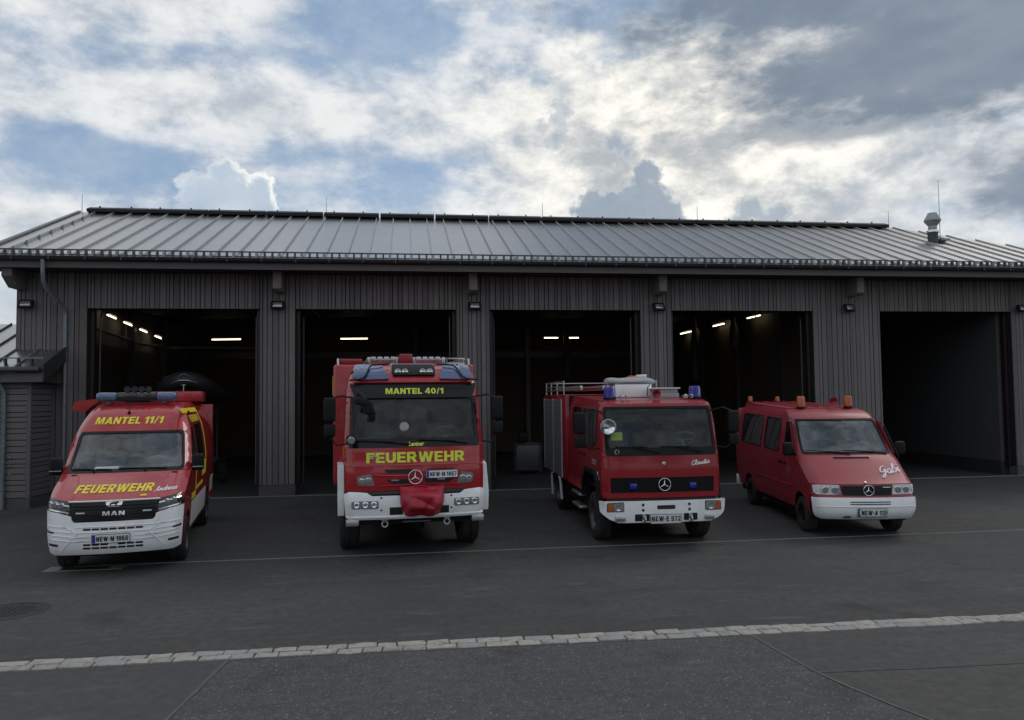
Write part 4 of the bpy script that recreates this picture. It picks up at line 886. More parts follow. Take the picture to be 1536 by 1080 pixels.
for sg in (-1, 1):
    q = head if sg > 0 else mirror(head)
    h_ = panel('headlight', rounded(q, .02), mp, M['lampdark'], V, off=.0, thick=.03)
    for z0, z1, mt in ((.955, .975, 'chrome'), (.925, .938, 'reflector'), (1.055, 1.07, 'reflector')):
        x0, x1 = .61, .90; q2 = [(x0, z0-.02), (x1, z0+.04), (x1, z1+.04), (x0, z1-.02)]
        panel('light_strip', q2 if sg > 0 else mirror(q2), mp, M[mt], h_, off=.006, thick=.004)
    for x_, z_ in ((.72, 1.055), (.81, 1.075)): c0 = mp(sg*x_, z_, .0); b = MB(); b.lathe([(.045, 0), (.045, .8), (.03, 1), (0, 1)], c0, c0+Vector((0, -.012, 0)), 16); b.build('projector', M['reflector'], h_)
bo = [(-.80, .335), (.80, .335), (.90, .37)]+F.edge(.42, .98, 1, 8)+[(.92, .985), (.76, .945), (.575, .895), (.56, .835), (.53, .805), (-.53, .805), (-.56, .835), (-.575, .895), (-.76, .945), (-.92, .985)]+F.edge(.42, .98, -1, 8)[::-1]+[(-.90, .37)]
bmp = panel('bumper', bo, mp, M['white'], V, off=.012, thick=.03, step=.06)
def brib(pts, r_=.010): b = MB(); b.tube([mp(x, z, .012) for x, z in resample(pts+pts[-1:], .06)[:-1] or pts], r_, 6); b.build('bumper_rib', M['white'], bmp)
for pts in ([(-.62, .735), (-.50, .655), (.50, .655), (.62, .735)], [(-.70, .40), (-.5, .62), (-.48, .645)], [(.70, .40), (.5, .62), (.48, .645)], [(-.60, .535), (-.32, .535)], [(.30, .535), (.60, .535)], [(-.60, .59), (-.32, .59)], [(.30, .59), (.6, .59)],
            [(.56, .66), (.88, .70)], [(.56, .60), (.88, .64)], [(.60, .54), (.88, .58)], [(-.56, .66), (-.88, .70)], [(-.56, .60), (-.88, .64)], [(-.60, .54), (-.88, .58)], [(-.9, .77), (-.62, .735)], [(.9, .77), (.62, .735)]): brib(pts)
for k in range(7): x0 = -.40+k*.117; panel('air_slot', [(x0, .685), (x0+.10, .685), (x0+.10, .715), (x0, .715)], mp, M['ink'], bmp, off=.0145, thick=.004, step=.2)
for z in (.465, .415):
    for k in range(7):
        x0 = -.40+k*.117
        if k == 3 and z > .44: continue
        panel('air_slot', [(x0, z), (x0+.10, z), (x0+.10, z+.028), (x0, z+.028)], mp, M['ink'], bmp, off=.0145, thick=.004, step=.2)
for sg in (-1, 1):
    for x0, x1, z0, z1 in ((.80, .90, .655, .69), (.74, .87, .465, .50)):
        q = [(x0, z0), (x1, z0+.015), (x1, z1+.015), (x0, z1)]; panel('fog_slot', q if sg > 0 else mirror(q), mp, M['ink'], bmp, off=.015, thick=.004, step=.1)
panel('valance', [(-.80, .28), (.80, .28), (.82, .336), (-.82, .336)], mp, M['black'], V, off=.0)
licence(V, 'NEW•M 1868', -.275, .225, .505, .618, mp, .03)
block('lettering', 'FEUERWEHR', -.60, .50, 1.20, 1.30, mp, M['yellow'], V, .006, .18, .13)
script('name_lettering', 'Andreas', .51, .82, 1.185, .036, mp, M['script'], V, .006, .02)
block('lettering', 'MANTEL 11/1', -.60, .46, 2.20, 2.315, mp, M['yellow'], V, .006, .18, .12)
panel('badge', [(.33, 1.145), (.43, 1.145), (.41, 1.165), (.33, 1.16)], mp, M['yellow'], V, off=.004, thick=.003)
FA = arc(1.02, .36, .44, 180, 0); RA = arc(4.66, .36, .44, 180, 0)
zt = 2.56
for sg in (-1, 1):
    w1 = rounded([(1.28, 1.47), (2.18, 1.45), (2.18, 2.12), (1.86, 2.12), (1.62, 1.98)], .05); w2 = rounded([(2.34, 1.45), (3.62, 1.45), (3.62, 2.15), (2.34, 2.15)], .06)
    out = [(.58, .40)]+FA+[(1.5, .40), (4.2, .40)]+RA+[(5.12, .40), (5.92, .40), (5.95, 1.5), (5.93, 2.3), (5.9, zt)]+[(F.fy(z), z) for z in [2.56-.04*k for k in range(45)]]+[(.50, .78)]
    # one flat skin: arches are cut in the sill line
    sd_ = shape_side(F, sg, V, 'body_side', out, [w1, w2], M['red'], .11)
    for w_ in (w1, w2): shape_side(F, sg, sd_, 'side_window', w_, [], M['glassd'], .15, .006, -.004)
    gap(F, sg, sd_, [(1.2, .5), (1.2, 1.46)]); gap(F, sg, sd_, [(2.26, .45), (2.26, 2.2)]); gap(F, sg, sd_, [(3.72, .45), (3.72, 2.25)])
    T = F.side(sg)
    def strip(q, m_='yellow', nm='marking_strip'): return None if sg < 0 and m_ == 'yellow' else panel(nm, q, T, M[m_], V, off=.004, thick=.003, step=.12, flip=(sg < 0))
    strip([(1.5, 2.37), (3.95, 2.37), (3.95, 2.45), (1.55, 2.45)]); strip([(3.83, 1.45), (3.93, 1.45), (3.93, 2.368), (3.83, 2.368)]); strip([(2.9, 1.18), (3.93, 1.18), (3.93, 1.42), (2.9, 1.42)] if 0 else [(3.2, 1.15), (3.93, 1.15), (3.93, 1.43), (3.2, 1.43)])
    strip([(2.05, .88), (2.12, .88), (2.12, 1.40), (2.05, 1.40)]); strip([(2.2, 1.0), (3.4, 1.0), (3.4, 1.06), (2.2, 1.06)]); strip([(1.5, .9), (2.0, .9), (2.0, 1.0), (1.5, 1.0)])
    if sg > 0: block('lettering', 'FEUERWEHR', 2.2, 3.6, 2.20, 2.32, T, M['yellow'], V, .005)
    strip([(1.52, .45), (4.16, .45), (4.16, .86), (1.52, .86)], 'white', 'side_panel'); strip([(5.2, .62), (5.85, .62), (5.85, .95), (5.2, .95)], 'white', 'side_panel')
    wheel(V, sg*.80, 1.02, .355, .235, sg); wheel(V, sg*.80, 4.66, .355, .235, sg)
    b = MB(); b.box((sg*1.055, 1.22, 1.555), (.19, .13, .28), .05, None, 4); mi = b.build('mirror', M['black'], V)
    b = MB(); b.tube([(sg*.90, 1.30, 1.46), (sg*1.0, 1.24, 1.45)], .035, 8); b.build('mirror_arm', M['black'], mi)
    b = MB(); b.bx(sg*1.055-.085, sg*1.055+.085, 1.152, 1.16, 1.478, 1.492); b.build('mirror_indicator', M['alu'], mi)
    b = MB(); b.bx(sg*1.055-.08, sg*1.055+.08, 1.281, 1.287, 1.45, 1.67); b.build('mirror_glass', M['chrome'], mi)
b = MB(); b.prism([(-.57, 0), (.57, 0), (.60, 3.9), (-.60, 3.9)], lambda x, y: (x, 2.45+y*.88, zt+.012-.03*x*x), lambda x, y: (x, 2.45+y*.88, zt-.03)); rf = b.build('roof', M['red'], V)
b = MB(); b.bx(-.93, .93, 5.88, 5.95, .42, 2.5, .03); b.build('rear_panel', M['red'], V)
b = MB(); b.bx(-.85, .85, .45, 5.85, .30, .42); b.build('underbody', M['black'], V)
b = MB(); b.bx(-.80, .80, 2.3, 2.34, .45, 2.4); b.build('bulkhead', M['black'], V)
b = MB(); b.box((0, 1.18, 1.34), (1.62, .62, .20), .06); b.box((.42, 1.22, 1.45), (.42, .3, .12), .05); b.build('dashboard', M['black'], V)
b = MB(); b.bx(-.45, -.12, .97, 1.12, 1.50, 1.535); b.build('paper_sheet', M['paper'], V)
seat(V, -.42, 1.75, 1.08, .52, .66); seat(V, .42, 1.75, 1.08, .52, .66); steering(V, .43, 1.42, 1.50)
wiper(V, mp(-.80, 1.50, .02), mp(-.2, 1.485, .02), mp(-.45, 1.46, .015)); wiper(V, mp(-.1, 1.50, .02), mp(.6, 1.485, .02), mp(.3, 1.46, .015))
# light bar
b = MB(); b.box((-.05, 2.28, 2.665), (.64, .26, .15), .03); b.bx(-.60, .52, 2.2, 2.36, 2.585, 2.60); lb = b.build('light_bar', M['lampdark'], V)
for x0, x1 in ((-.70, -.355), (.255, .60)): b = MB(); b.bx(x0, x1, 2.16, 2.40, 2.59, 2.74, .06, 4); b.build('blue_lens', M['bluegrey'], lb)
for sg in (-1, 1): b = MB(); b.bx(-.05+sg*.45-.04, -.05+sg*.45+.04, 2.2, 2.36, 2.545, 2.588); b.build('foot', M['steel'], lb)
for k in range(4):
    x_ = -.20+k*.115; b = MB(); b.lathe([(0, .15), (.038, .1), (.046, 0), (.05, .0), (.046, .6), (.025, 1), (0, 1)], (x_, 2.16, 2.795), (x_, 2.26, 2.795), 18); sl = b.build('spot_lamp', M['steel'], lb)
    b = MB(); b.lathe([(0, 0), (.036, .0), (.036, 1)], (x_, 2.163, 2.795), (x_, 2.175, 2.795), 18); b.build('lens', M['lampdark'], sl)
    b = MB(); b.cyl((x_, 2.2, 2.73), (x_, 2.2, 2.765), .012); b.build('foot', M['steel'], sl)
b = MB(); c0 = mp(-.10, 2.38, 0); b.cyl(c0, c0+Vector((0, -.01, .03)), .03, .018); b.tube([c0, c0+Vector((.01, .1, .42))], [.006, .003], 6); b.build('antenna', M['black'], V)
for k in range(4): c0 = mp(-.17+k*.09, 2.47, 0); b = MB(); b.lathe([(.022, 0), (.018, .7), (0, 1)], c0, c0+Vector((0, -.012, .022)), 10); b.build('roof_bolt', M['red2'], V)
b = MB(); b.prism([(-1.16, 2.44), (-1.13, 2.55), (-1.06, 2.60), (-.75, 2.635), (-.72, 2.60), (-.85, 2.50), (-.95, 2.40)], lambda x, z: (x, 2.6, z), lambda x, z: (x, 5.2, z)); b.build('awning_case', M['red'], V)
b = MB(); b.bx(-.2, .80, 4.7, 5.7, 2.56, 2.78, .03); b.build('roof_box', M['red'], V)

# ------------------------------------------------------------------ 2. tall modern fire engine
V = thing('fire_engine', 'tall red fire engine with white bumper and red winch cover', 'fire engine', (8.456, -8.975, 0), R(5.27))
F = Front([(.60, .12), (.68, .03), (.9, .0), (1.06, .02), (1.10, .05), (1.3, .03), (1.48, .035), (1.52, .05), (1.78, .075), (1.84, .10), (2.58, .26), (2.62, .27), (2.80, .34), (2.95, .50), (3.02, .70), (3.05, 1.0)],
          [(.6, 1.10), (1.1, 1.13), (1.8, 1.13), (2.3, 1.11), (2.62, 1.09), (2.85, 1.06), (2.97, 1.02), (3.05, .95)], .09, .14)
mp = F.map
def rp(name, x0, x1, z0, z1, m_, par=None, off=.004, thick=.01, r_=0, step=.08):
    q = [(x0, z0), (x1, z0), (x1, z1), (x0, z1)]
    return panel(name, rounded(q, r_) if r_ else q, mp, M[m_], par if par is not None else V, off=off, thick=thick, step=step)
wsq = [(-1.04, 1.80), (1.04, 1.80), (1.01, 2.60), (-1.01, 2.60)]
panel('upper_front_panel', F.edge(1.50, 1.79, 1, 4)+F.edge(1.50, 1.79, -1, 4)[::-1], mp, M['red'], V)
panel('windscreen_frame', F.edge(1.795, 2.80, 1, 12)+F.edge(1.795, 2.80, -1, 12)[::-1], mp, M['red'], V, holes=[rounded(wsq, .05)])
panel('windscreen', rounded([(x*1.01, z) for x, z in wsq], .05), mp, M['glass'], V, off=-.008, thick=.006)
panel('windscreen_seal', rounded([(x*1.02, z+(-.012 if z < 2 else .012)) for x, z in wsq], .05), mp, M['gloss'], V, holes=[rounded([(-.985, 1.93), (.985, 1.93), (.955, 2.57), (-.955, 2.57)], .06)], off=.003, thick=.008)
panel('cab_brow', F.edge(2.80, 3.05, 1, 8)+F.edge(2.80, 3.05, -1, 8)[::-1], mp, M['red'], V)
vis = panel('sun_visor', rounded([(-.95, 2.575), (.95, 2.575), (1.02, 2.80), (-1.02, 2.80)], .04), mp, M['gloss'], V, off=.055, thick=.03)
block('lettering', 'MANTEL 40/1', -.47, .47, 2.635, 2.725, mp, M['lime'], vis, .06)
block('lettering', 'FEUERWEHR', -.79, .79, 1.55, 1.715, mp, M['lime'], V, .006, 0, .09)
decal('builder_lettering', 'Lentner', -.12, .135, 1.805, 1.875, mp, M['lime'], V, .012, .03, .25)
low = panel('lower_front_panel', F.edge(1.105, 1.495, 1, 5)+F.edge(1.105, 1.495, -1, 5)[::-1], mp, M['red'], V)
panel('air_intake', rounded([(-.52, 1.445), (-.05, 1.445), (-.09, 1.375), (-.46, 1.385)][::-1], .015), mp, M['ink'], low, off=.003, thick=.006)
panel('air_intake', rounded([(.17, 1.445), (.62, 1.445), (.60, 1.425), (.17, 1.425)][::-1], .008), mp, M['ink'], low, off=.003, thick=.006)
panel('air_intake', rounded([(-.50, 1.285), (-.10, 1.285), (-.12, 1.215), (-.36, 1.21)][::-1], .015), mp, M['ink'], low, off=.003, thick=.006)
panel('air_intake', rounded([(.12, 1.285), (.62, 1.285), (.52, 1.21), (.15, 1.215)][::-1], .015), mp, M['ink'], low, off=.003, thick=.006)
for pts in ([(-.68, 1.36), (-.4, 1.34), (-.1, 1.335)], [(.12, 1.335), (.55, 1.34), (.74, 1.36)], [(-.62, 1.17), (-.4, 1.19), (-.1, 1.19)], [(.12, 1.19), (.5, 1.19), (.68, 1.17)]): b = MB(); b.tube([mp(x, z, .004) for x, z in crom(pts)], .014, 6); b.build('trim_rib', M['red'], low)
for x in (-.34, .40): rp('strobe_lamp', x-.06, x+.06, 1.262, 1.282, 'alu', low, .012)
star(low, -.02, 1.315, .118, mp, .03)
licence(V, 'NEW•M 1867', .155, .665, 1.295, 1.408, mp, .025)
for sg in (-1, 1):
    q = [(.66, 1.19), (.92, 1.20), (.945, 1.34), (.72, 1.385)]; q = rounded(q if sg > 0 else mirror(q), .03)
    h_ = panel('headlight', q, mp, M['lens'], V, off=.006, thick=.02)
    for x_, z_ in ((.76, 1.28), (.86, 1.27)): c0 = mp(sg*x_, z_, .006); b = MB(); b.lathe([(.045, 0), (.048, .8), (.03, 1), (0, .6)], c0, c0+Vector((0, -.014, 0)), 16); b.build('reflector', M['reflector'], h_)
    q = rounded([(.60, .835), (1.02, .835), (1.02, .955), (.60, .955)] if sg > 0 else mirror([(.60, .835), (1.02, .835), (1.02, .955), (.60, .955)]), .03)
    fg = panel('fog_lamp', q, mp, M['lens'], V, off=.016, thick=.02)
    for k in range(3): c0 = mp(sg*(.675+k*.135), .895, .018); b = MB(); b.lathe([(.052, 0), (.055, .9), (.04, 1), (.03, .4), (0, .2)], c0, c0+Vector((0, -.016, 0)), 18); b.build('reflector', M['reflector'], fg)
panel('dark_gap', [(-1.0, 1.055), (1.0, 1.055), (1.0, 1.12), (-1.0, 1.12)], mp, M['ink'], V, off=-.02, thick=.02)
bo = F.edge(.70, 1.06, 1, 6)+[(1.05, 1.10), (.78, 1.075), (.70, 1.03), (-.70, 1.03), (-.78, 1.075), (-1.05, 1.10)]+F.edge(.70, 1.06, -1, 6)[::-1]+[(-1.06, .665), (1.06, .665)]
bm = panel('bumper', bo, mp, M['white'], V, off=.012, thick=.05)
b = MB(); b.tube([mp(-1.08+2.16*k/24, .70, .014) for k in range(25)], .018, 6); b.build('bumper_lip', M['white'], bm)
for x0, x1 in ((-.43, -.22), (.33, .52)): rp('bumper_slot', x0, x1, .73, .85, 'ink', bm, .0145, .004)
for x_, z_ in ((-.56, 1.0), (-.56, .81), (.56, 1.0), (.56, .81)): c0 = mp(x_, z_, .012); b = MB(); b.cyl(c0, c0+Vector((0, -.006, 0)), .016); b.build('bumper_bolt', M['ink'], bm)
for sg in (-1, 1):
    b = MB(); b.prism([(.48, 1.46), (.62, 1.49), (1.9, 1.45), (2.05, 1.1), (1.98, .72), (1.86, .72), (1.82, .98), (1.62, 1.16), (1.1, 1.18), (.88, 1.0), (.80, .72), (.36, .70), (.30, 1.02)], lambda y, z: (sg*1.135, y, z), lambda y, z: (sg*1.235, y, z)); b.build('wheel_arch', M['white'], V, 40)
    b = MB(); b.bx(sg*1.01-.10, sg*1.01+.10, .10, .34, .56, .66, .01); b.build('step', M['alu'], V)
    c0 = Vector((sg*.50, .12, .62)); b = MB(); b.torus(c0+Vector((0, 0, -.05)), (0, 1, 0), .045, .013, 20, 8); b.cyl(c0+Vector((-.05, 0, .015)), c0+Vector((.05, 0, .015)), .015); b.build('shackle', M['alu'], V)
    wheel(V, sg*1.03, 1.36, .50, .32, sg); wheel(V, sg*1.03, 5.0, .50, .32, sg)
    out = [(.24, 1.50), (2.25, 1.48), (2.25, 3.0)]+[(F.fy(z), z) for z in [3.0-.1*k for k in range(15)]]
    w1 = rounded([(.42, 1.86), (1.9, 1.86), (1.9, 2.62), (.55, 2.62)], .05)
    s_ = shape_side(F, sg, V, 'cab_side', out, [w1], M['red'], .12); shape_side(F, sg, s_, 'side_window', w1, [], M['glassd'], .2, .006, -.004)
    if sg < 0:
        T = F.side(sg); block('lettering', 'FEUERWEHR', 1.9, .5, 1.6, 1.75, T, M['yellow'], s_, .005)
b = MB(); b.bx(-.22, .22, .02, .1, .60, .62); b.build('tow_plate', M['steel'], V)
b = MB(); b.bx(-.95, .95, .25, 7.4, .55, .85); b.build('chassis', M['black'], V)
b = MB(); b.cyl((-1.0, 1.36, .5), (1.0, 1.36, .5), .09); b.cyl((-1.0, 5.0, .5), (1.0, 5.0, .5), .09); b.cyl((.1, 1.36, .30), (.1, 1.36, .62), .17); b.build('axle', M['black'], V)
# soft winch cover with gathered hem
b = MB(); NU, NV = 40, 28; vv = []
for j in range(NV+1):
    row = []
    for i in range(NU+1):
        u = i/NU; v = j/NV; hw_ = .36-.02*v-.10*max(0, v-.55)**1.4*2; x = .085+(u*2-1)*hw_; z = 1.175-.47*v+.03*(u*2-1)**2*(v > .6)*v-.012*math.sin(u*9+.7)
        e = min(u, 1-u)*2; d = .30*min(1, e*2.2)**.6*min(1, (1-v)*2.5+.25)*min(1, v*3+.12)+.075*(abs(math.sin(u*6.5+v*3.2+.4))-.5)*(v*.6+.4)+.05*(abs(math.sin(u*4.2-v*6.1+1.))-.5)+.02*math.sin(u*19+v*7)*v
        row.append(b.b.verts.new(mp(x, z, .03)+Vector((0, -max(.0, d)*.75, 0))))
    vv.append(row)
for j in range(NV):
    for i in range(NU): b.b.faces.new((vv[j][i], vv[j+1][i], vv[j+1][i+1], vv[j][i+1]))
wc = b.build('winch_cover', M['tarp'], V, 28)
b = MB(); b.tube([mp(-.27+.71*k/12, 1.17-.012*math.sin(k*.9), .045)+Vector((0, -.04*math.sin(math.pi*k/12), 0)) for k in range(13)], .012, 6); b.build('cover_drawstring', M['tarp'], wc)
# roof light bar across the cab
lb = panel('light_bar', rounded([(-.96, 2.795), (.96, 2.795), (.98, 2.86), (.94, 3.035), (-.94, 3.035), (-.98, 2.86)], .03), mp, M['red'], V, off=.10, thick=.20)
for sg in (-1, 1):
    q = [(.40, 2.825), (.90, 2.815), (.955, 2.85), (.93, 3.03), (.52, 3.02)]; panel('blue_lens', rounded(q if sg > 0 else mirror(q), .03), mp, M['blue2'], lb, off=.135, thick=.05)
    b = MB(); b.tube([mp(sg*x, z, .16) for x, z in crom([(.98, 2.80), (.80, 2.83), (.70, 2.97), (.60, 2.99), (.40, 3.00)])], .014, 8); b.build('guard_bar', M['black'], lb)
    for k in range(2):
        c0 = mp(sg*(.145+k*.115)-.0, 2.905, .145); b = MB(); b.lathe([(0, .1), (.04, .0), (.052, .0), (.055, .5), (.04, 1)], c0, c0+Vector((0, .05, 0)), 18); b.build('spot_lamp', M['reflector'], lb)
panel('lamp_bracket', rounded([(-.34, 2.87), (.34, 2.87), (.36, 2.96), (.34, 3.02), (-.34, 3.02), (-.36, 2.96)], .02), mp, M['black'], lb, off=.14, thick=.04)
panel('cover_strip', rounded([(-.20, 3.02), (.36, 3.02), (.36, 3.07), (-.34, 3.07), (-.34, 3.03)], .01), mp, M['paper'], lb, off=.15, thick=.04)
# mirrors and lamps
for sg in (-1, 1):
    boxmirror(V, sg*1.36, .16, 2.22, 2.60, .19, [[(sg*1.0, .25, 2.60), (sg*1.2, .12, 2.63), (sg*1.36, .16, 2.58)], [(sg*1.1, .2, 1.86), (sg*1.25, .12, 1.84), (sg*1.36, .16, 1.98)]], .12)
    boxmirror(V, sg*1.36, .16, 1.98, 2.18, .18, [[(sg*1.36, .16, 2.16), (sg*1.36, .16, 2.24)]], .12)
b = MB(); c0 = Vector((-1.03, -.06, 1.93)); b.box(c0+Vector((0, .05, 0)), (.15, .09, .15), .03); sl = b.build('search_lamp', M['black'], V)
b = MB(); b.lathe([(.055, 0), (.06, .8), (.04, 1), (0, .6)], c0, c0+Vector((0, -.02, 0)), 18); b.build('lens', M['lens'], sl); b = MB(); b.tube([c0+Vector((0, .09, 0)), c0+Vector((.02, .2, 0))], .015, 6); b.build('arm', M['black'], sl)
b = MB(); b.tube([(-.95, .18, 2.72), (-.88, -.02, 2.66), (-.80, -.12, 2.56)], .022, 8); b.box((-.84, -.10, 2.52), (.26, .10, .12), .03, Matrix.Rotation(R(18), 3, 'Y')); b.box((-.76, -.10, 2.42), (.15, .09, .18), .04); b.build('front_mirror', M['black'], V)
wiper(V, mp(-.95, 1.90, .03), mp(-.35, 1.87, .03), mp(-.10, 1.83, .02)); wiper(V, mp(.05, 1.90, .03), mp(.65, 1.87, .03), mp(.85, 1.83, .02))
c0 = mp(-.18, 2.12, .0); b = MB(); b.lathe([(.075, 0), (.075, 1), (0, 1)], c0, c0+Vector((0, -.002, 0)), 24); b.build('round_sticker', M['alu'], V)
c0 = mp(-.65, 1.66, 0); b = MB(); b.cyl(c0, c0+Vector((0, -.04, 0)), .02); b.tube([c0+Vector((-.09, -.03, .0)), c0+Vector((.03, -.03, .0))], .012); b.build('hose_bracket', M['alu'], V)
c0 = mp(.02, 1.69, 0); b = MB(); b.cyl(c0, c0+Vector((0, -.04, 0)), .03, .02); b.build('washer_nozzle', M['steel'], V)
# cab interior
b = MB(); b.box((0, .55, 1.70), (2.1, .6, .28), .08); b.build('dashboard', M['black'], V)
steering(V, .55, .58, 1.95, 50, .23); seat(V, .55, 1.05, 1.45, .52, .7); seat(V, -.55, 1.05, 1.45, .52, .7)
b = MB(); b.bx(-1.08, 1.08, 2.2, 2.25, 1.3, 3.0); b.bx(-1.08, 1.08, .3, 2.2, 1.2, 1.26); b.bx(-1.0, 1.0, .5, 2.25, 3.0, 3.04); b.build('cab_interior', M['black'], V)
# equipment body behind the cab
b = MB(); b.bx(-1.30, 1.26, 1.75, 7.4, 1.02, 3.20, .05, 3); bx_ = b.build('equipment_body', M['red'], V)
for sg in (-1, 1):
    xx = -1.30 if sg < 0 else 1.26
    for k in range(3): b = MB(); b.bx(xx-.008, xx+.008, 2.3+k*1.6, 3.75+k*1.6, 1.1, 2.9); b.build('roller_shutter', M['shutter'], bx_)
b = MB(); b.bx(-1.318, -1.306, 1.85, 2.2, 2.65, 3.0); b.build('yellow_marking', M['yellow'], bx_)
def rail(pts, r_=.02, m_='alu', nm='roof_rail'): b = MB(); b.tube(pts, r_, 6); return b.build(nm, M[m_], bx_)
for sg in (-1, 1): rail([(sg*1.2-.02, 1.85, 3.2), (sg*1.2-.02, 1.85, 3.30), (sg*1.2-.02, 7.2, 3.30)])
b = MB(); b.bx(-1.22, -.78, 1.9, 5.2, 3.21, 3.31, .02); b.build('roof_locker', M['red2'], bx_)
b = MB(); b.bx(-.11, .13, 1.85, 2.6, 3.2, 3.40, .02); b.build('mast_cradle', M['red2'], bx_)
ld = thing('extension_ladder', 'aluminium extension ladder lying on roof of the tall fire engine', 'ladder', (8.456, -8.975, 0), R(5.27), 'roof ladders')
for xa, xb in ((-.66, -.15), (.17, .72)):
    for x_ in (xa, xb): b = MB(); b.bx(x_-.03, x_+.03, 1.95, 6.8, 3.22, 3.345, .01); b.build('stile', M['alu'], ld)
    for k in range(17): b = MB(); b.cyl((xa, 2.0+k*.29, 3.30), (xb, 2.0+k*.29, 3.30), .018, None, 8); b.build('rung', M['alu'], ld)
    for k in range(4): b = MB(); b.bx(xa+.03+k*.12, xa+.12+k*.12, 1.90, 1.99, 3.27, 3.35, .01); b.build('ladder_head', M['alu'], ld)
hb = thing('stretcher_basket', 'grey tubular basket on right roof corner of tall fire engine', 'basket', (8.456, -8.975, 0), R(5.27))
for z in (3.23, 3.32): b = MB(); b.tube([(.78, 2.0, z), (1.12, 2.0, z), (1.12, 3.9, z), (.78, 3.9, z)], .016, 6, closed=True); b.build('rail', M['alu'], hb)
for y in (2.0, 2.6, 3.2, 3.9): b = MB(); b.tube([(.78, y, 3.32), (.80, y, 3.22), (1.10, y, 3.22), (1.12, y, 3.32)], .013, 6); b.build('rib', M['alu'], hb)

# ------------------------------------------------------------------ 3. older fire engine
V = thing('fire_engine', 'older dark red fire engine with two blue beacons and black grille', 'fire engine', (12.622, -8.83, 0), R(-1.94))
F = Front([(.40, .06), (.46, .01), (.6, .0), (.82, .01), (.84, .07), (1.2, .06), (1.55, .08), (1.66, .11), (2.36, .32), (2.43, .36), (2.475, .44), (2.495, .58)],
          [(.4, .97), (.5, 1.02), (.6, 1.06), (.80, 1.08), (.84, 1.03), (1.3, 1.04), (1.6, 1.035), (2.0, 1.03), (2.36, 1.01), (2.44, .995), (2.495, .95), (2.60, .93)], .06, .10)
mp = F.map
def rp(name, x0, x1, z0, z1, m_, par=None, off=.004, thick=.01, r_=0, step=.08):
    q = [(x0, z0), (x1, z0), (x1, z1), (x0, z1)]
    return panel(name, rounded(q, r_) if r_ else q, mp, M[m_], par if par is not None else V, off=off, thick=thick, step=step)
wsq = [(-.955, 1.57), (.955, 1.57), (.94, 2.375), (-.94, 2.375)]
fr = panel('front_panel', F.edge(.842, 1.55, 1, 8)+F.edge(.842, 1.55, -1, 8)[::-1], mp, M['red2'], V, holes=[[(-.90, .93), (.90, .93), (.90, 1.185), (-.90, 1.185)]])
panel('windscreen_frame', F.edge(1.552, 2.495, 1, 14)+F.edge(1.552, 2.495, -1, 14)[::-1], mp, M['red2'], V, holes=[rounded(wsq, .05)])
panel('windscreen', rounded([(x*1.01, z) for x, z in wsq], .05), mp, M['glass'], V, off=-.01, thick=.006)
panel('windscreen_seal', rounded([(x*1.02, z+(-.015 if z < 2 else .015)) for x, z in wsq], .05), mp, M['black'], V, holes=[rounded([(-.925, 1.685), (.925, 1.685), (.912, 2.35), (-.912, 2.35)], .05)], off=.004, thick=.012)
gr = rp('grille', -.92, .92, .915, 1.20, 'ink', None, -.03, .02)
for k in range(8): b = MB(); b.tube([mp(-.895+1.79*i/10, .955+k*.03, -.014) for i in range(11)], .011, 6); b.build('grille_slat', M['black'], gr)
for x in (-.52, .52): b = MB(); c0 = mp(x, 1.04, .0); b.box(c0, (.12, .05, .10), .015); b.build('strobe_lamp', M['blue'], gr)
star(gr, .02, 1.065, .112, mp, .02)
c0 = mp(.02, 1.415, 0); b = MB(); b.lathe([(.035, 0), (.038, .4), (.025, .9), (0, 1)], c0, c0+Vector((0, -.03, 0)), 16); b.build('bonnet_latch', M['alu'], V)
script('name_lettering', 'Claudia', .50, .83, 1.375, .045, mp, M['script'], V, .0075, .035)
panel('dark_gap', [(-.98, .80), (.98, .80), (.98, .845), (-.98, .845)], mp, M['ink'], V, off=-.03, thick=.02)
bo = [(-.80, .452), (.80, .452), (.93, .50), (1.0, .56)]+F.edge(.62, .80, 1, 4)+F.edge(.62, .80, -1, 4)[::-1]+[(-1.0, .56), (-.93, .50)]
bm = panel('bumper', bo, mp, M['white'], V, off=.03, thick=.08)
rp('bumper_slot', -.14, .17, .66, .725, 'ink', bm, .033, .004, .015)
rp('bumper_slot', -.52, -.27, .47, .585, 'ink', bm, .033, .004, .02); rp('bumper_slot', .32, .56, .47, .585, 'ink', bm, .033, .004, .02)
for x_ in (-.38, .42):
    for z_ in (.735, .65): c0 = mp(x_, z_, .03); b = MB(); b.cyl(c0, c0+Vector((0, -.006, 0)), .024); b.build('bumper_hole', M['ink'], bm)
    c0 = mp(x_+.01, .50, .04); b = MB(); b.cyl(c0+Vector((0, .03, .06)), c0+Vector((0, -.04, .06)), .035); b.torus(c0+Vector((0, -.03, -.0)), (1, .3, 0), .045, .014, 18, 8); b.build('shackle', M['alu'], bm)
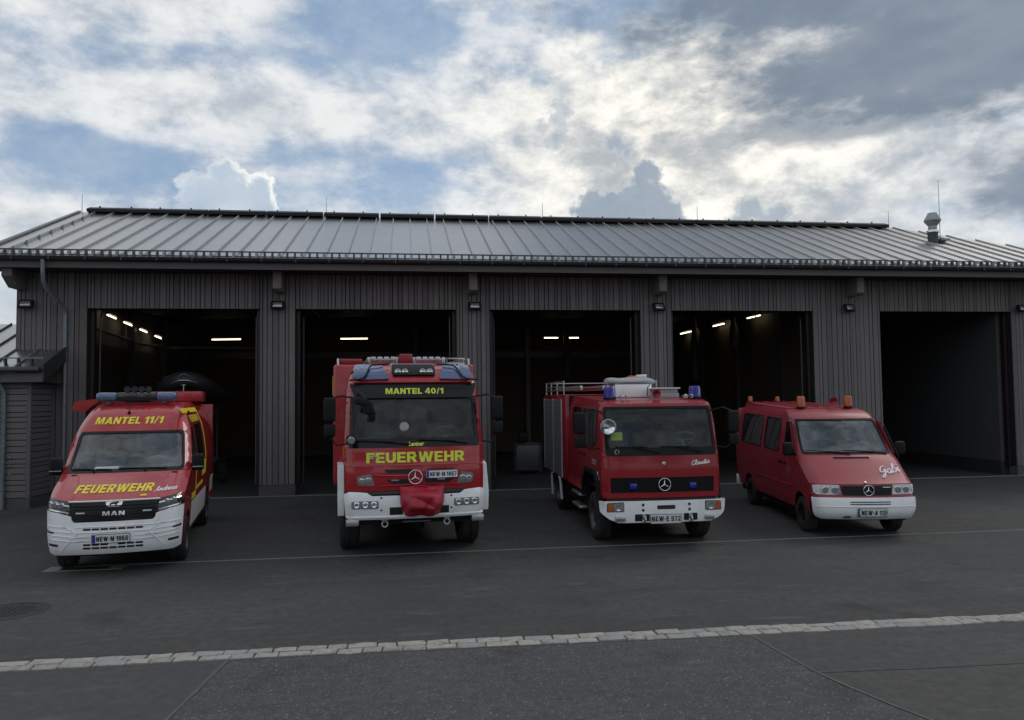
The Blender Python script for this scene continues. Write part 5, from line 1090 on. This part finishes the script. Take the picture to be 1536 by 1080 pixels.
for sg in (-1, 1):
    q = [(.70, .625), (.985, .625), (.985, .775), (.70, .785)]; h_ = panel('headlight', rounded(q if sg > 0 else mirror(q), .02), mp, M['lampdark'], V, off=.034, thick=.02)
    q = [(.71, .637), (.885, .637), (.885, .765), (.71, .772)]; panel('lens', rounded(q if sg > 0 else mirror(q), .02), mp, M['lens'], h_, off=.042, thick=.008)
    c0 = mp(sg*.80, .70, .042); b = MB(); b.lathe([(.05, 0), (.055, 1), (.03, .7), (0, .6)], c0, c0+Vector((0, -.008, 0)), 18); b.build('reflector', M['reflector'], h_)
    q = [(.893, .637), (.975, .637), (.975, .765), (.893, .765)]; panel('indicator', rounded(q if sg > 0 else mirror(q), .012), mp, M['amber'], h_, off=.042, thick=.008)
    b = MB(); c0 = mp(sg*.77, .515, .03); b.box(c0+Vector((0, 0, 0)), (.17, .07, .085), .012); fg = b.build('fog_lamp', M['alu'], V); b = MB(); b.box(c0+Vector((0, -.037, 0)), (.145, .006, .06), .003); b.build('lens', M['lens'], fg)
    # cab flank
    z0 = .86
    out = [(.30, .86), (.42, 1.12), (.62, 1.22), (1.30, 1.22), (1.62, 1.05), (1.72, .80), (3.35, .80), (3.40, 2.59)]+[(F.fy(z), z) for z in [2.495-.08*k for k in range(21)]]
    w1 = rounded([(.62, 1.75), (.98, 1.66), (1.78, 1.66), (1.78, 2.34), (.55, 2.34)], .05); w2 = rounded([(2.02, 1.86), (2.85, 1.86), (2.85, 2.36), (2.02, 2.36)], .05)
    s_ = shape_side(F, sg, V, 'cab_side', out, [w1, w2], M['red2'], .12)
    for w_ in (w1, w2):
        shape_side(F, sg, s_, 'side_window', w_, [], M['glassd'], .2, .006, -.006)
        mpS = F.side(sg); b = MB(); b.tube([mpS(y, z, .0) for y, z in w_], .014, 5, closed=True); b.build('window_seal', M['black'], s_)
    for pts in ([(1.90, .85), (1.90, 2.44)], [(.46, 1.26), (.46, 2.44), (3.0, 2.46)], [(3.0, .85), (3.0, 2.44)]): gap(F, sg, s_, pts)
    for y in (1.70, 2.1): mpS = F.side(sg); b = MB(); b.box(mpS(y, 1.48, .012), (.03, .16, .035), .008); b.build('door_handle', M['black'], s_)
    b = MB(); b.prism([(.40, .78), (.44, 1.06), (.62, 1.20), (1.34, 1.20), (1.60, 1.02), (1.66, .72), (1.74, .72), (1.70, 1.06), (1.40, 1.28), (.58, 1.28), (.36, 1.10), (.30, .78)], lambda y, z: (sg*.94, y, z), lambda y, z: (sg*1.10, y, z)); b.build('wheel_arch', M['black'], V)
    b = MB(); b.bx(sg*.98-.12, sg*.98+.12, 1.95, 2.75, .42, .47, .01); b.bx(sg*.98-.12, sg*.98+.12, 1.95, 2.75, .66, .70, .01); b.build('step', M['alu'], V)
    wheel(V, sg*.90, 1.02, .43, .26, sg); wheel(V, sg*.86, 4.95, .43, .34, sg)
    T = F.side(sg)
    if sg < 0:
        for k in range(2): decal('door_lettering', ('FREIW. FEUERWEHR', 'MARKT MANTEL')[k], .95, .60, 1.42-.05*k, 1.45-.05*k, T, M['script'], s_, .006, .0, flip=False)
        panel('sticker', [(.40, .94), (.56, .94), (.56, 1.16), (.40, 1.16)], T, M['paper'], s_, off=.006, thick=.003, flip=True); panel('sticker', [(.46, 1.18), (.56, 1.18), (.56, 1.26), (.46, 1.26)], T, M['paper'], s_, off=.006, thick=.003, flip=True)
    # equipment body shutters
licence(V, 'NEW•E 972', -.255, .275, .445, .57, mp, .042, euro=False)
b = MB(); b.prism([(-.95, .60), (.95, .60), (.935, 3.36), (-.935, 3.36)], lambda x, y: (x, y, 2.497+.012*(1-x*x)+.034*max(0, y-.6)), lambda x, y: (x, y, 2.46)); b.build('cab_roof', M['red2'], V)
b = MB(); b.bx(-1.02, 1.02, 3.28, 3.38, .8, 2.6); b.bx(-1.0, 1.0, .3, 3.3, .95, 1.0); b.build('cab_interior', M['black'], V)
b = MB(); b.bx(-.95, .95, .2, 6.4, .45, .72); b.cyl((-.8, 1.02, .43), (.8, 1.02, .43), .08); b.cyl((-.8, 4.95, .43), (.8, 4.95, .43), .08); b.build('chassis', M['black'], V)
eb = MB(); eb.bx(-1.10, 1.10, 3.44, 6.55, .80, 2.62, .03, 2); eb = eb.build('equipment_body', M['red2'], V)
for sg in (-1, 1):
    for y0, y1_ in ((3.86, 4.98), (5.04, 6.40)):
        for k in range(19): b = MB(); z = .84+k*.088; b.bx(sg*1.105-.010, sg*1.105+.010, y0, y1_, z, z+.084, .006, 1); b.build('shutter_slat', M['shutter'], eb)
        b = MB(); b.bx(sg*1.112-.014, sg*1.112+.014, y0-.03, y0-.002, .82, 2.53); b.bx(sg*1.112-.014, sg*1.112+.014, y1_+.002, y1_+.03, .82, 2.53); b.build('shutter_guide', M['alu'], eb)
    b = MB(); b.tube([(sg*1.05, 4.28, .30), (sg*1.07, 4.34, .74), (sg*1.07, 4.5, .80)], .028, 6); b.build('mudguard_edge', M['white'], eb); b = MB(); b.tube([(sg*1.05, 5.62, .25), (sg*1.07, 5.56, .74), (sg*1.07, 5.4, .80)], .028, 6); b.build('mudguard_edge', M['white'], eb)
b = MB()
for sg in (-1, 1):
    for z in (2.72, 2.80, 2.90): b.tube([(sg*1.04, 3.9, z), (sg*1.04, 6.5, z)], .014, 6)
    for y in (3.9, 4.8, 5.7, 6.5): b.tube([(sg*1.04, y, 2.60), (sg*1.04, y, 2.92)], .016, 6)
b.tube([(-1.04, 6.5, 2.9), (1.04, 6.5, 2.9)], .014, 6); b.build('roof_rail', M['alu'], eb)
b = MB(); b.box((0, .58, 1.52), (1.9, .6, .22), .06); b.build('dashboard', M['black'], V)
steering(V, .50, .55, 1.80, 55, .23); seat(V, .5, 1.0, 1.22, .5, .7); seat(V, -.5, 1.0, 1.22, .5, .7); seat(V, 0, 2.5, 1.2, 1.5, .65)
rp('sticker', -.86, -.66, 1.82, 1.96, 'lime', None, -.018, .003)
c0 = mp(-.78, 1.62, .006); b = MB(); b.torus(c0, (0, 1, 0), .035, .008, 18, 6); b.build('filler_ring', M['alu'], V)
wiper(V, mp(-.80, 1.70, .03), mp(-.25, 1.69, .03), mp(-.05, 1.60, .02)); wiper(V, mp(-.02, 1.70, .03), mp(.50, 1.69, .03), mp(.70, 1.60, .02))
beacon(V, -.72, .85, 2.512, .108, .235, 'blue'); beacon(V, .86, .85, 2.512, .108, .235, 'blue')
horn(V, .09, .66, 2.60, .078, M['red2'])
for x_ in (-.52, -.42, .66, .76): horn(V, x_, .70+.06*(x_ > 0), 2.565, .038, M['chrome'], .2, 'air_horn')
b = MB(); b.bx(-.36, .36, 1.9, 2.7, 2.55, 2.80, .01); b.build('roof_box', M['white'], V)
b = MB(); b.tube([(-.05, .75, 2.57), (-.05, .75, 2.72), (.0, .75, 2.78)], .008, 6); b.build('antenna', M['black'], V)
for sg in (-1, 1):
    xx = -1.38 if sg < 0 else 1.36
    boxmirror(V, xx, .30, 1.93, 2.30, .19, [[(sg*.98, .40, 2.30), (sg*1.15, .26, 2.36), (xx, .30, 2.28)], [(sg*1.02, .34, 1.68), (sg*1.2, .28, 1.66), (xx, .30, 1.76)]], .10)
    boxmirror(V, xx, .30, 1.70, 1.90, .18, [[(xx, .30, 1.88), (xx, .30, 1.95)]], .10)
c0 = Vector((-.93, .08, 2.05)); b = MB(); b.lathe([(.125, .0), (.135, .02), (.135, .15), (.10, .6), (.05, 1.), (0, 1)], c0, c0+Vector((.02, .15, 0)), 24); sl = b.build('search_lamp', M['alu'], V)
b = MB(); b.lathe([(.12, 0), (.10, .5), (.05, .9), (0, 1)], c0+Vector((0, -.002, 0)), c0+Vector((0, .05, 0)), 24); b.build('reflector', M['reflector'], sl); b = MB(); b.lathe([(.022, 0), (.022, .7), (0, 1)], c0+Vector((0, .04, 0)), c0+Vector((0, -.01, 0)), 12); b.build('bulb', M['lens'], sl)
b = MB(); b.tube([c0+Vector((.0, .10, -.05)), (-.94, .18, 1.82), (-.93, .16, 1.70)], .03, 8); b.build('lamp_arm', M['black'], sl)
LOC3 = ((12.622, -8.83, 0), R(-1.94))
ld = thing('extension_ladder', 'silver ladder on the roof rack of the older fire engine', 'ladder', *LOC3, 'roof ladders')
for x_ in (-.80, -.32): b = MB(); b.bx(x_-.03, x_+.03, 3.1, 6.5, 2.70, 2.80, .01); b.build('stile', M['alu'], ld)
for k in range(11): b = MB(); b.cyl((-.8, 3.2+k*.3, 2.75), (-.32, 3.2+k*.3, 2.75), .016, None, 8); b.build('rung', M['red2'], ld)
bg_ = thing('equipment_bag', 'grey padded bag lying on the roof box of older fire engine', 'bag', *LOC3)
b = MB(); n = 16; b.lathe([(0, 0), (.10, .02), (.14, .12), (.15, .3), (.155, .5), (.15, .75), (.13, .9), (.08, .98), (0, 1)], (-.5, 2.2, 2.92), (.50, 2.2, 2.92), n)
for v in b.b.verts: v.co.y = 2.2+(v.co.y-2.2)*2.0; v.co.z = 2.805+max(0, (v.co.z-2.845))*.62*(1+.12*math.sin(v.co.x*9))+.0
b.build('body', M['bag'], bg_, 60)
b = MB(); b.tube(crom3 if 0 else [(.05+.12*math.cos(k*.9)+.012*k, 2.2+.1*math.sin(k*.9), 2.945+.012*math.sin(k*2.1)) for k in range(18)], .022, 6); b.build('strap_coil', M['orange'], bg_)
b = MB(); b.tube([(.22+.10*math.cos(k*1.1), 2.15+.1*math.sin(k*1.1), 2.94+.01*k/3) for k in range(12)], .02, 6); b.build('rope_coil', M['paper'], bg_)
pk = thing('winch_case', 'flat white topped case beside the horn on older fire engine roof', 'case', *LOC3)
b = MB(); b.bx(.30, .78, 1.5, 2.0, 2.53, 2.62, .01); b.bx(.42, .76, 1.52, 1.98, 2.62, 2.70, .01); b.build('case', M['bag'], pk); b = MB(); b.bx(.30, .80, 1.48, 2.02, 2.702, 2.725, .005); b.build('lid', M['paper'], pk)

# ------------------------------------------------------------------ 4. minibus
V = thing('minibus', 'crimson minibus with amber roof beacons and white bumper', 'minibus', (16.37, -8.80, 0), R(-9.8))
F = Front([(.36, .12), (.42, .03), (.55, .0), (.70, .02), (.74, .06), (.95, .11), (.98, .16), (1.1, .34), (1.25, .56), (1.40, .78), (1.44, .85), (2.07, 1.42), (2.16, 1.54), (2.22, 1.70), (2.26, 1.95), (2.28, 2.3)],
          [(.36, .84), (.5, .88), (.7, .895), (1.0, .91), (1.4, .925), (1.8, .875), (2.08, .83), (2.18, .79), (2.25, .74), (2.28, .69), (2.40, .66)], .13, .16)
mp = F.map
def rp(name, x0, x1, z0, z1, m_, par=None, off=.004, thick=.01, r_=0, step=.08):
    q = [(x0, z0), (x1, z0), (x1, z1), (x0, z1)]
    return panel(name, rounded(q, r_) if r_ else q, mp, M[m_], par if par is not None else V, off=off, thick=thick, step=step)
wsq = [(-.82, 1.445), (.82, 1.445), (.755, 2.075), (-.755, 2.075)]
ho = panel('hood', F.edge(.96, 1.42, 1, 10)+F.edge(.96, 1.42, -1, 10)[::-1], mp, M['red3'], V, holes=[[(-.33, 1.352), (.33, 1.352), (.33, 1.392), (-.33, 1.392)]])
rp('hood_vent', -.34, .34, 1.345, 1.398, 'ink', ho, -.014, .01)
panel('cab_front', F.edge(1.425, 2.28, 1, 20)+F.edge(1.425, 2.28, -1, 20)[::-1], mp, M['red3'], V, holes=[rounded(wsq, .05)], step=.06)
panel('windscreen', rounded([(x*1.01, z) for x, z in wsq], .05), mp, M['glassv'], V, off=-.008, thick=.006)
panel('windscreen_seal', rounded([(x*1.015, z+(-.012 if z < 2 else .010)) for x, z in wsq], .05), mp, M['black'], V, holes=[rounded([(-.79, 1.475), (.79, 1.475), (.73, 2.055), (-.73, 2.055)], .05)], off=.003, thick=.008)
lowp = panel('front_panel', F.edge(.715, .955, 1, 4)+F.edge(.715, .955, -1, 4)[::-1], mp, M['red3'], V)
gq = [(-.46, .935), (-.42, .755), (.42, .755), (.46, .935)][::-1]; gr = panel('grille', rounded(gq, .03), mp, M['ink'], V, off=.004, thick=.02)
for k in range(5): b = MB(); b.tube([mp(-.42+.84*i/8, .785+k*.032, .008) for i in range(9)], .009, 6); b.build('grille_slat', M['black'], gr)
rp('grille_lettering', .28, .42, .895, .91, 'alu', gr, .014, .004)
star(gr, .02, .85, .098, mp, .025)
c0 = mp(.0, .975, 0); b = MB(); b.cyl(c0, c0+Vector((0, -.01, .02)), .02); b.build('bonnet_badge', M['alu'], V)
for sg in (-1, 1):
    q = [(.44, .775), (.84, .775), (.875, .80), (.89, .945), (.47, .945)]; h_ = panel('headlight', rounded(q if sg > 0 else mirror(q), .02), mp, M['lens'], V, off=.008, thick=.02, step=.05)
    for x_ in (.55, .70): c0 = mp(sg*x_, .86, .010); b = MB(); b.lathe([(.055, 0), (.06, .8), (.04, 1), (0, .5)], c0, c0+Vector((0, -.012, 0)), 16); b.build('reflector', M['reflector'], h_)
    q = [(.79, .785), (.84, .785), (.87, .805), (.88, .935), (.80, .935)]; panel('indicator', q if sg > 0 else mirror(q), mp, M['plate'], h_, off=.012, thick=.004)
bo = [(-.76, .375), (.76, .375), (.86, .41)]+F.edge(.46, .71, 1, 5)+F.edge(.46, .71, -1, 5)[::-1]+[(-.86, .41)]
bm = panel('bumper', bo, mp, M['white'], V, off=.035, thick=.05)
b = MB(); b.tube([mp(-.90+1.8*k/24, .575, .035) for k in range(25)], .010, 6); b.build('bumper_ridge', M['white'], bm)
for z in (.61, .645): rp('bumper_slot', -.33, .36, z, z+.016, 'ink', bm, .038, .004)
rp('bumper_slot', -.44, -.32, .40, .43, 'zinc', bm, .038, .004, .01)
licence(V, 'NEW•A 112', -.21, .29, .425, .545, mp, .046)
script('name_lettering', 'Gabi', .36, .77, 1.085, .075, mp, M['script'], V, .014, .05)
FA = arc(.95, .34, .40, 180, 0); RA = arc(4.5, .34, .40, 180, 0)
for sg in (-1, 1):
    w1 = rounded([(1.0, 1.42), (1.75, 1.38), (1.75, 2.02), (1.45, 2.02)], .05); w2 = rounded([(2.08, 1.42), (3.12, 1.44), (3.12, 2.09), (2.08, 2.07)], .07); w3 = rounded([(3.36, 1.44), (5.0, 1.46), (5.0, 2.13), (3.36, 2.10)], .07)
    out = [(.52, .42)]+FA+[(1.4, .40), (4.05, .40)]+RA+[(4.95, .42), (5.52, .48), (5.56, 1.4), (5.50, 2.2), (5.42, 2.375)]+[(F.fy(z), z) for z in [2.28-.05*k for k in range(31)]]+[(.42, .72)]
    s_ = shape_side(F, sg, V, 'body_side', out, [w1, w2, w3], M['red3'], .10)
    for w_ in (w1, w2, w3):
        shape_side(F, sg, s_, 'side_window', w_, [], M['glassd'], .2, .006, -.006)
        mpS = F.side(sg); b = MB(); b.tube([mpS(y, z, .0) for y, z in w_], .012, 5, closed=True); b.build('window_seal', M['black'], s_)
    for pts in ([(1.88, .5), (1.88, 2.1)], [(.88, 1.40), (1.35, 2.08), (1.88, 2.12)], [(.86, .82), (.88, 1.40)], [(3.21, .5), (3.21, 2.15), (1.92, 2.13)], [(3.25, 1.02), (5.1, 1.02)]): gap(F, sg, s_, pts)
    mpS = F.side(sg)
    b = MB(); b.tube([mpS(y, .80, .0) for y in (1.40, 2.0, 3.0, 4.05)], .014, 6); b.build('side_moulding', M['red3'], s_)
    for y in (1.74, 2.02): b = MB(); b.box(mpS(y, 1.22, .015), (.03, .15, .04), .01); b.build('door_handle', M['black'], s_)
    panel('crest_sticker', rounded([(1.45, 1.02), (1.55, 1.02), (1.55, 1.16), (1.45, 1.16)], .03), mpS, M['zinc'], s_, off=.004, thick=.002, flip=(sg < 0))
    wheel(V, sg*.77, .95, .325, .215, sg, 'black'); wheel(V, sg*.77, 4.5, .325, .215, sg, 'black')
    b = MB(); b.box((sg*1.06, 1.10, 1.53), (.17, .11, .25), .04, None, 4); mi = b.build('mirror', M['black'], V)
    b = MB(); b.tube([(sg*.88, 1.16, 1.44), (sg*1.02, 1.10, 1.45)], .025, 8); b.build('mirror_arm', M['black'], mi); b = MB(); b.bx(sg*1.06-.07, sg*1.06+.07, 1.153, 1.158, 1.43, 1.63); b.build('mirror_glass', M['chrome'], mi)
b = MB(); b.prism([(-.69, 2.2), (.69, 2.2), (.67, 5.46), (-.67, 5.46)], lambda x, y: (x, y, 2.285+.012*(1-2*x*x)+.031*(y-2.2)), lambda x, y: (x, y, 2.25)); rf = b.build('roof', M['red3'], V)
for x in (-.45, -.22, 0, .22, .45): b = MB(); b.tube([(x, 2.35, 2.30), (x, 5.4, 2.395)], .012, 6); b.build('roof_rib', M['red3'], rf)
b = MB(); b.bx(-.86, .86, 5.44, 5.54, .42, 2.25, .03); b.build('rear_panel', M['red3'], V)
b = MB(); b.bx(-.92, .92, 5.48, 5.63, .38, .62, .03); b.build('rear_bumper', M['white'], V)
b = MB(); b.bx(-.8, .8, .4, 5.45, .28, .40); b.build('underbody', M['black'], V)
b = MB(); b.box((0, 1.12, 1.30), (1.55, .6, .20), .06); b.build('dashboard', M['black'], V)
for x, y in ((-.42, 1.65), (.42, 1.65)): seat(V, x, y, 1.0, .5, .66)
seat(V, 0, 2.8, .95, 1.5, .66); seat(V, 0, 3.7, .95, 1.5, .66); steering(V, .42, 1.34, 1.45, 25, .2)
wiper(V, mp(-.75, 1.49, .02), mp(-.15, 1.46, .02), mp(.02, 1.43, .015)); wiper(V, mp(-.1, 1.49, .02), mp(.50, 1.46, .02), mp(.72, 1.43, .015))
beacon(V, -.44, 2.12, 2.275, .085, .26, 'amber'); beacon(V, .51, 2.12, 2.275, .085, .26, 'amber'); beacon(V, .02, 5.2, 2.385, .055, .13, 'amber'); beacon(V, -.62, 5.25, 2.38, .055, .15, 'amber')
horn(V, .18, 2.0, 2.41, .09, M['red2'], .24)

# ------------------------------------------------------------------ boat on its trailer in the first bay
bt = thing('boat_trailer', 'dark road trailer carrying the boat in the first bay', 'trailer', (2.1, 1.2, 0), R(8))
b = MB(); b.bx(-.62, -.52, 0, 4.6, .55, .66); b.bx(.52, .62, 0, 4.6, .55, .66); b.bx(-.62, .62, .0, .1, .55, .66); b.bx(-.62, .62, 4.5, 4.6, .55, .66); b.bx(-.06, .06, -1.2, .1, .5, .6); b.build('frame', M['steel'], bt)
for sg in (-1, 1):
    wheel(bt, sg*.80, 2.9, .33, .2, sg); b = MB(); b.prism(arc(2.9, .35, .42, 180, 0)+arc(2.9, .35, .38, 0, 180), lambda y, z: (sg*.69, y, z), lambda y, z: (sg*.92, y, z)); b.build('mudguard', M['black'], bt)
    for y in (.6, 3.6): b = MB(); b.tube([(sg*.56, y, .66), (sg*.56, y, 2.3)], .03, 6); b.build('boat_support', M['steel'], bt)
b = MB(); b.bx(-.6, .6, .5, .6, 2.16, 2.26); b.build('crossbar', M['steel'], bt); b = MB(); b.bx(-.6, .6, 3.6, 3.7, 2.16, 2.26); b.build('crossbar', M['steel'], bt)
b = MB(); b.bx(.55, .75, -.05, 0, .78, .95); b.build('marker_board', M['white'], bt)
bo_ = thing('inflatable_boat', 'black inflatable boat with grey rim line on its trailer', 'boat', (2.1, 1.2, .22), R(8))
pts = crom([(-.72, 4.4), (-.74, 2.4), (-.70, 1.2), (-.50, .55), (-.2, .28), (0, .22), (.2, .28), (.50, .55), (.70, 1.2), (.74, 2.4), (.72, 4.4)], 5)
zz_ = lambda y: 2.55+.42*max(0, (1.3-y)/1.1)**1.3
b = MB(); b.tube([(x, y, zz_(y)) for x, y in pts], .24, 12, n=Vector((0, 0, 1))); b.build('tube_hull', M['pool'], bo_, 60)
b = MB(); b.prism([(-.6, 4.3), (-.6, 1.2), (-.3, .5), (0, .3), (.3, .5), (.6, 1.2), (.6, 4.3)], lambda x, y: (x, y, 2.45), lambda x, y: (x*.3, y+.2, 2.05)); b.build('keel_hull', M['black'], bo_)
b = MB(); b.tube([(x*1.02, y-.25 if y < .9 else y, zz_(y)-.02) for x, y in pts], .016, 6); b.build('rub_strake', M['alu'], bo_)
b = MB(); b.torus((0, .0, 2.98), (0, 1, .4), .14, .012, 20, 6); b.tube([(0, -.04, 2.80), (0, -.05, 2.62)], .014); b.tube([(-.05, -.04, 2.80), (.05, -.04, 2.80)], .014); b.build('bow_ring', M['alu'], bo_)

# ================================================================== across the road, behind the viewer (seen in the windscreens)
def tree(x, y, h, cr, label, seed, dark=False):
    rnd = random.Random(seed); t = thing('roadside_tree', label, 'tree', (x, y, 0), 0, 'trees across the road')
    b = MB(); b.tube([(0, 0, -.1), (.05, .02, h*.25), (-.05, .05, h*.5), (.05, 0, h*.8)], [h*.028, h*.022, h*.015, h*.006], 10)
    lobes = []
    for k in range(11):
        a = k*2.4; z = h*(.32+.055*k); r_ = cr*(1-.5*abs(k/10-.35)); p = Vector((math.cos(a)*r_*.62, math.sin(a)*r_*.62, z+h*.08)); b.tube([(0, 0, z*.85), p*.6+Vector((0, 0, z*.36)), p], [h*.009, h*.006, h*.003], 6)
        lobes.append((p, cr*rnd.uniform(.36, .5)))
    lobes += [(Vector((0, 0, h*.92)), cr*.4), (Vector((0, 0, h*.66)), cr*.55)]
    b.build('trunk', M['bark'], t)
    V, Fs = [], []
    for p, r_ in lobes:
        for k in range(330):
            d = Vector((rnd.gauss(0, 1), rnd.gauss(0, 1), rnd.gauss(0, 1))).normalized()*r_*rnd.uniform(.55, 1.08)**.6; c_ = p+d; s = rnd.uniform(.10, .24)
            u = Vector((rnd.gauss(0, 1), rnd.gauss(0, 1), rnd.gauss(0, .6))).normalized(); v = u.orthogonal().normalized()*.7; n = len(V)
            V += [c_-u*s, c_+v*s, c_+u*s, c_-v*s]; Fs.append((n, n+1, n+2, n+3))
    me = bpy.data.meshes.new('crown'); me.from_pydata(V, [], Fs); me.update(); link('crown', me, M['leafd' if dark else 'leaf'], t, 0)
tree(13.5, -44, 13, 4.2, 'broad dark tree across the road, reflected in the tall fire engine', 3, True)
tree(24, -50, 12, 4.5, 'green tree across the road beyond the minibus side', 5)
tree(-16, -47, 11, 4.0, 'green tree across the road beyond the van side', 8)
hs = thing('house', 'cream rendered house with red tiled roof across the road', 'house', (-1, -50, 0))
b = MB(); b.bx(-6, 6, -4, 4, 0, 5.2); hw_ = b.build('wall', M['plaster'], hs, 0)
b = MB(); b.prism([(-4.6, 5.1), (4.6, 5.1), (0, 8.6)], lambda y, z: (-6.5, y, z), lambda y, z: (6.5, y, z)); rr = b.build('roof', M['tile'], hs, 0)
b = MB(); b.bx(2, 2.6, -1.3, -.7, 6.8, 9.2); b.build('chimney', M['tile'], rr, 0)
for z in (1.0, 3.5):
    for x_ in (-4.6, -2.2, 1.2, 3.6):
        b = MB(); b.bx(x_-.07, x_+1.17, 4.0, 4.06, z-.07, z+1.37); f_ = b.build('window', M['white'], hs); b = MB(); b.bx(x_, x_+1.1, 4.061, 4.075, z, z+1.3); b.build('pane', M['gloss'], f_)
